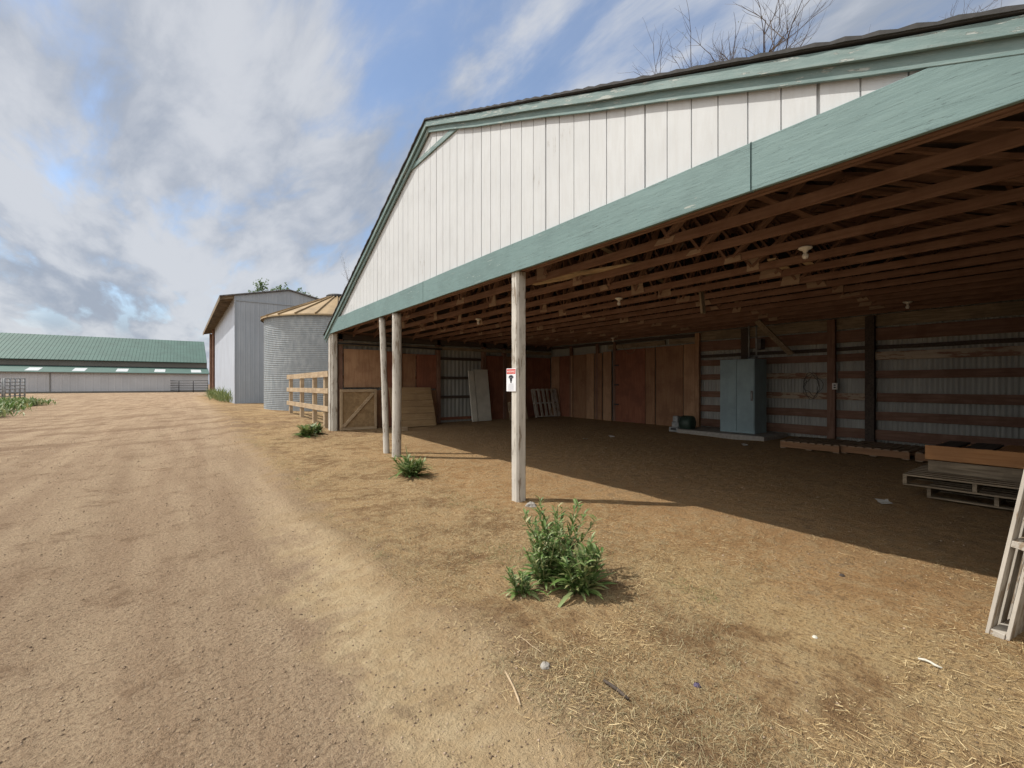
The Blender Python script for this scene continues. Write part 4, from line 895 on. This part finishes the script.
# ------------------------------------------------------------------ trees
def tree(name, x, y, H, label, group=None, leafn=0, leafm='tleaf', lsize=.14, spread=.55, levels=5, seed=1, r0=.22, fork=.35, cr=None, nb=4, xs=1.0):
    rnd = random.Random(seed); z0 = gz(x, y); t = thing(name, (x, y, z0), label, 'tree', group)
    br = MB(); lf = MB(); tips = []
    def grow(p, d, L_, r, lv):
        k = 4; pts = [p]; q = p.copy(); dd = d.copy()
        for i in range(k):
            dd = (dd+Vector((rnd.gauss(0, .12), rnd.gauss(0, .12), rnd.gauss(.03, .08)))).normalized(); q = q+dd*L_/k; pts.append(q.copy())
        br.tube(pts, [r*(1-.5*i/k) for i in range(k+1)], 7 if lv < 2 else (5 if lv < 3 else 3), False)
        if lv >= levels-2: tips.extend(pts[1:])
        if lv >= levels: return
        for c in range(nb if lv else nb+2):
            f = rnd.uniform(.35, 1) if c else 1; b = pts[min(k, int(f*k))]; a = rnd.uniform(0, 6.283); s = rnd.uniform(.35, .9)*spread*1.5
            nd = (dd+Vector((math.cos(a)*s, math.sin(a)*s, rnd.uniform(-.1, .35)))).normalized(); grow(b, nd, L_*rnd.uniform(.55, .8), r*.5*rnd.uniform(.7, 1.1), lv+1)
    th = H*fork; mb = MB(); mb.tube([(x, y, z0-.2), (x+.1, y, z0+th*.5), (x, y+.05, z0+th)], [r0*1.25, r0, r0*.85], 12); make('trunk', mb, M['bark'], t, smooth=True)
    for c in range(4):
        a = c*1.57+rnd.uniform(-.4, .4); grow(Vector((x, y+.05, z0+th-.1)), Vector((math.cos(a)*spread, math.sin(a)*spread, 1)).normalized(), H*.27, r0*.6, 1)
    if leafn:
        for i in range(leafn):
            p = rnd.choice(tips)+Vector((rnd.gauss(0, .16), rnd.gauss(0, .16), rnd.gauss(0, .14))); s = lsize*rnd.uniform(.6, 1.3)
            u = Vector((rnd.gauss(0, 1), rnd.gauss(0, 1), rnd.gauss(0, .6))).normalized(); v_ = u.cross(Vector((rnd.gauss(0, 1), rnd.gauss(0, 1), rnd.gauss(0, 1)))).normalized()
            lf.add([p-u*s*.5, p+v_*s*.28, p+u*s*.5, p-v_*s*.28], [(0,1,2,3)])
    # scale so that the top reaches H
    zmax = max(v[2] for v in br.v); k = (H-th)/(zmax-z0-th)
    for mb_ in (br, lf): mb_.v = [(x+(v[0]-x)*k*xs, y+(v[1]-y)*k*xs, z0+th+(v[2]-z0-th)*k) for v in mb_.v]
    make('branches', br, M['bark'], t)
    if leafn: make('crown', lf, M[leafm], t)
g_ = 'trees showing over the buildings'
x, y = at(762, 15.5); tree('bare_tree', x, y, 14.2, 'bare branching tree rising behind the barn roof', g_, 500, 'bud', .05, .9, 6, 5, .42, .35, nb=4, xs=1.0)
x, y = at(706, 17.5); tree('budding_tree', x, y, 14.2, 'tree with sparse fresh leaves behind the roof, left of the bare one', g_, 2600, 'bud', .08, .45, 5, 9, .14, .4, nb=4, xs=.4)
x, y = at(366, 33); tree('twiggy_tree', x, y, 11.2, 'thin twiggy tree behind the left slope of the barn gable', g_, 700, 'bud', .08, .5, 5, 4, .10, .3, nb=4, xs=.35)
x, y = at(276, 62); tree('leafy_tree', x, y, 15.0, 'green leafy treetop above the left of the shed roof', g_, 9000, 'tleaf', .34, .5, 4, 21, .3, .5)
x, y = at(292, 64); tree('leafy_tree', x, y, 15.3, 'green leafy treetop above the shed roof peak', g_, 9000, 'tleaf', .34, .5, 4, 22, .3, .5)
x, y = at(311, 66); tree('leafy_tree', x, y, 14.6, 'brownish leafy treetop between the shed and the grain bin', g_, 4000, 'bud', .3, .4, 4, 23, .3, .45)

# ------------------------------------------------------------------ little things on the ground
def groundp(px, py, z=0): d = (1.5-z)*455/(py-384); return at(px, d)
def stick(pa, pb, r, m, label, cat='stick', group='sticks lying on the ground'):
    a_ = groundp(*pa); b_ = groundp(*pb); pts = []
    for i in range(5): f = i/4; x = a_[0]*(1-f)+b_[0]*f+random.uniform(-.006, .006); y = a_[1]*(1-f)+b_[1]*f+random.uniform(-.006, .006); pts.append((x, y, float(gsurf(x, y))+r+.004))
    solo('stick', MB().tube(pts, [r*.7, r, r*.9, r, r*.6], 7), m, pts[0], label, cat, group, smooth=True)
stick((521, 713), (505, 679), .006, M['tanX'], 'pale straight stick lying at the edge of the track, bottom centre')
stick((918, 662), (942, 671), .007, M['cream'], 'short white stick lying right of centre on the barn-side dirt')
stick((604, 684), (629, 702), .009, M['darkw'], 'dark short stick in the dead grass, bottom centre right')
stick((545, 660), (520, 640), .003, M['tanX'], 'thin pale twig in the dead grass left of bottom centre')
def rock(px, py, s, m, label):
    x, y = groundp(px, py); rr = random.Random(px); mb = MB()
    prof_ = [(.001, -.3), (.7, -.25), (1, .1), (.75, .5), (.3, .7), (.001, .72)]; mb.lathe(prof_, n=9)
    mb.v = [(v[0]*s*rr.uniform(.8, 1.2), v[1]*s*rr.uniform(.7, 1.1), v[2]*s*rr.uniform(.85, 1.1)) for v in mb.v]
    solo('stone', mb, m, (x, y, float(gsurf(x, y))), label, 'stone', 'stones on the yard', local=True)
rock(697, 686, .018, plain('violet_stone', (.06, .045, .09), .6), 'dark violet stone in the dead grass')
rock(842, 578, .022, M['darkw'], 'small dark stone on the sunlit dirt left of the leaning pallet')
rock(815, 637, .016, M['cream'], 'small pale stone in the middle of the sunlit yard')
rock(545, 672, .03, M['conc'], 'flat grey stone at the edge of the dead grass')
rock(531, 506, .075, M['conc'], 'flat grey stone at the foot of the square post')
for i, (px, py) in enumerate(((612, 438), (585, 440), (745, 448), (884, 499))):
    x, y = groundp(px, py, .15); mb = MB(); rr = random.Random(i)
    for k in range(3): a_ = rr.uniform(0, 6); mb.add([(x+.09*math.cos(a_+q*1.57)*rr.uniform(.5, 1.1), y+.09*math.sin(a_+q*1.57)*rr.uniform(.5, 1.1), float(gsurf(x, y))+.02+.012*q) for q in range(4)], [(0,1,2,3)])
    solo('paper_scrap', mb, M['white'], (x, y, gz(x, y)), ['crumpled white scrap on the shaded floor before the pump', 'crumpled white scrap on the shaded floor left of centre', 'crumpled white scrap on the floor in front of the cabinet', 'crumpled white scrap on the floor before the pallet stack'][i], 'scrap', 'white scraps on the barn floor')
for o in bpy.data.objects:
    if '_o' in o: del o['_o']
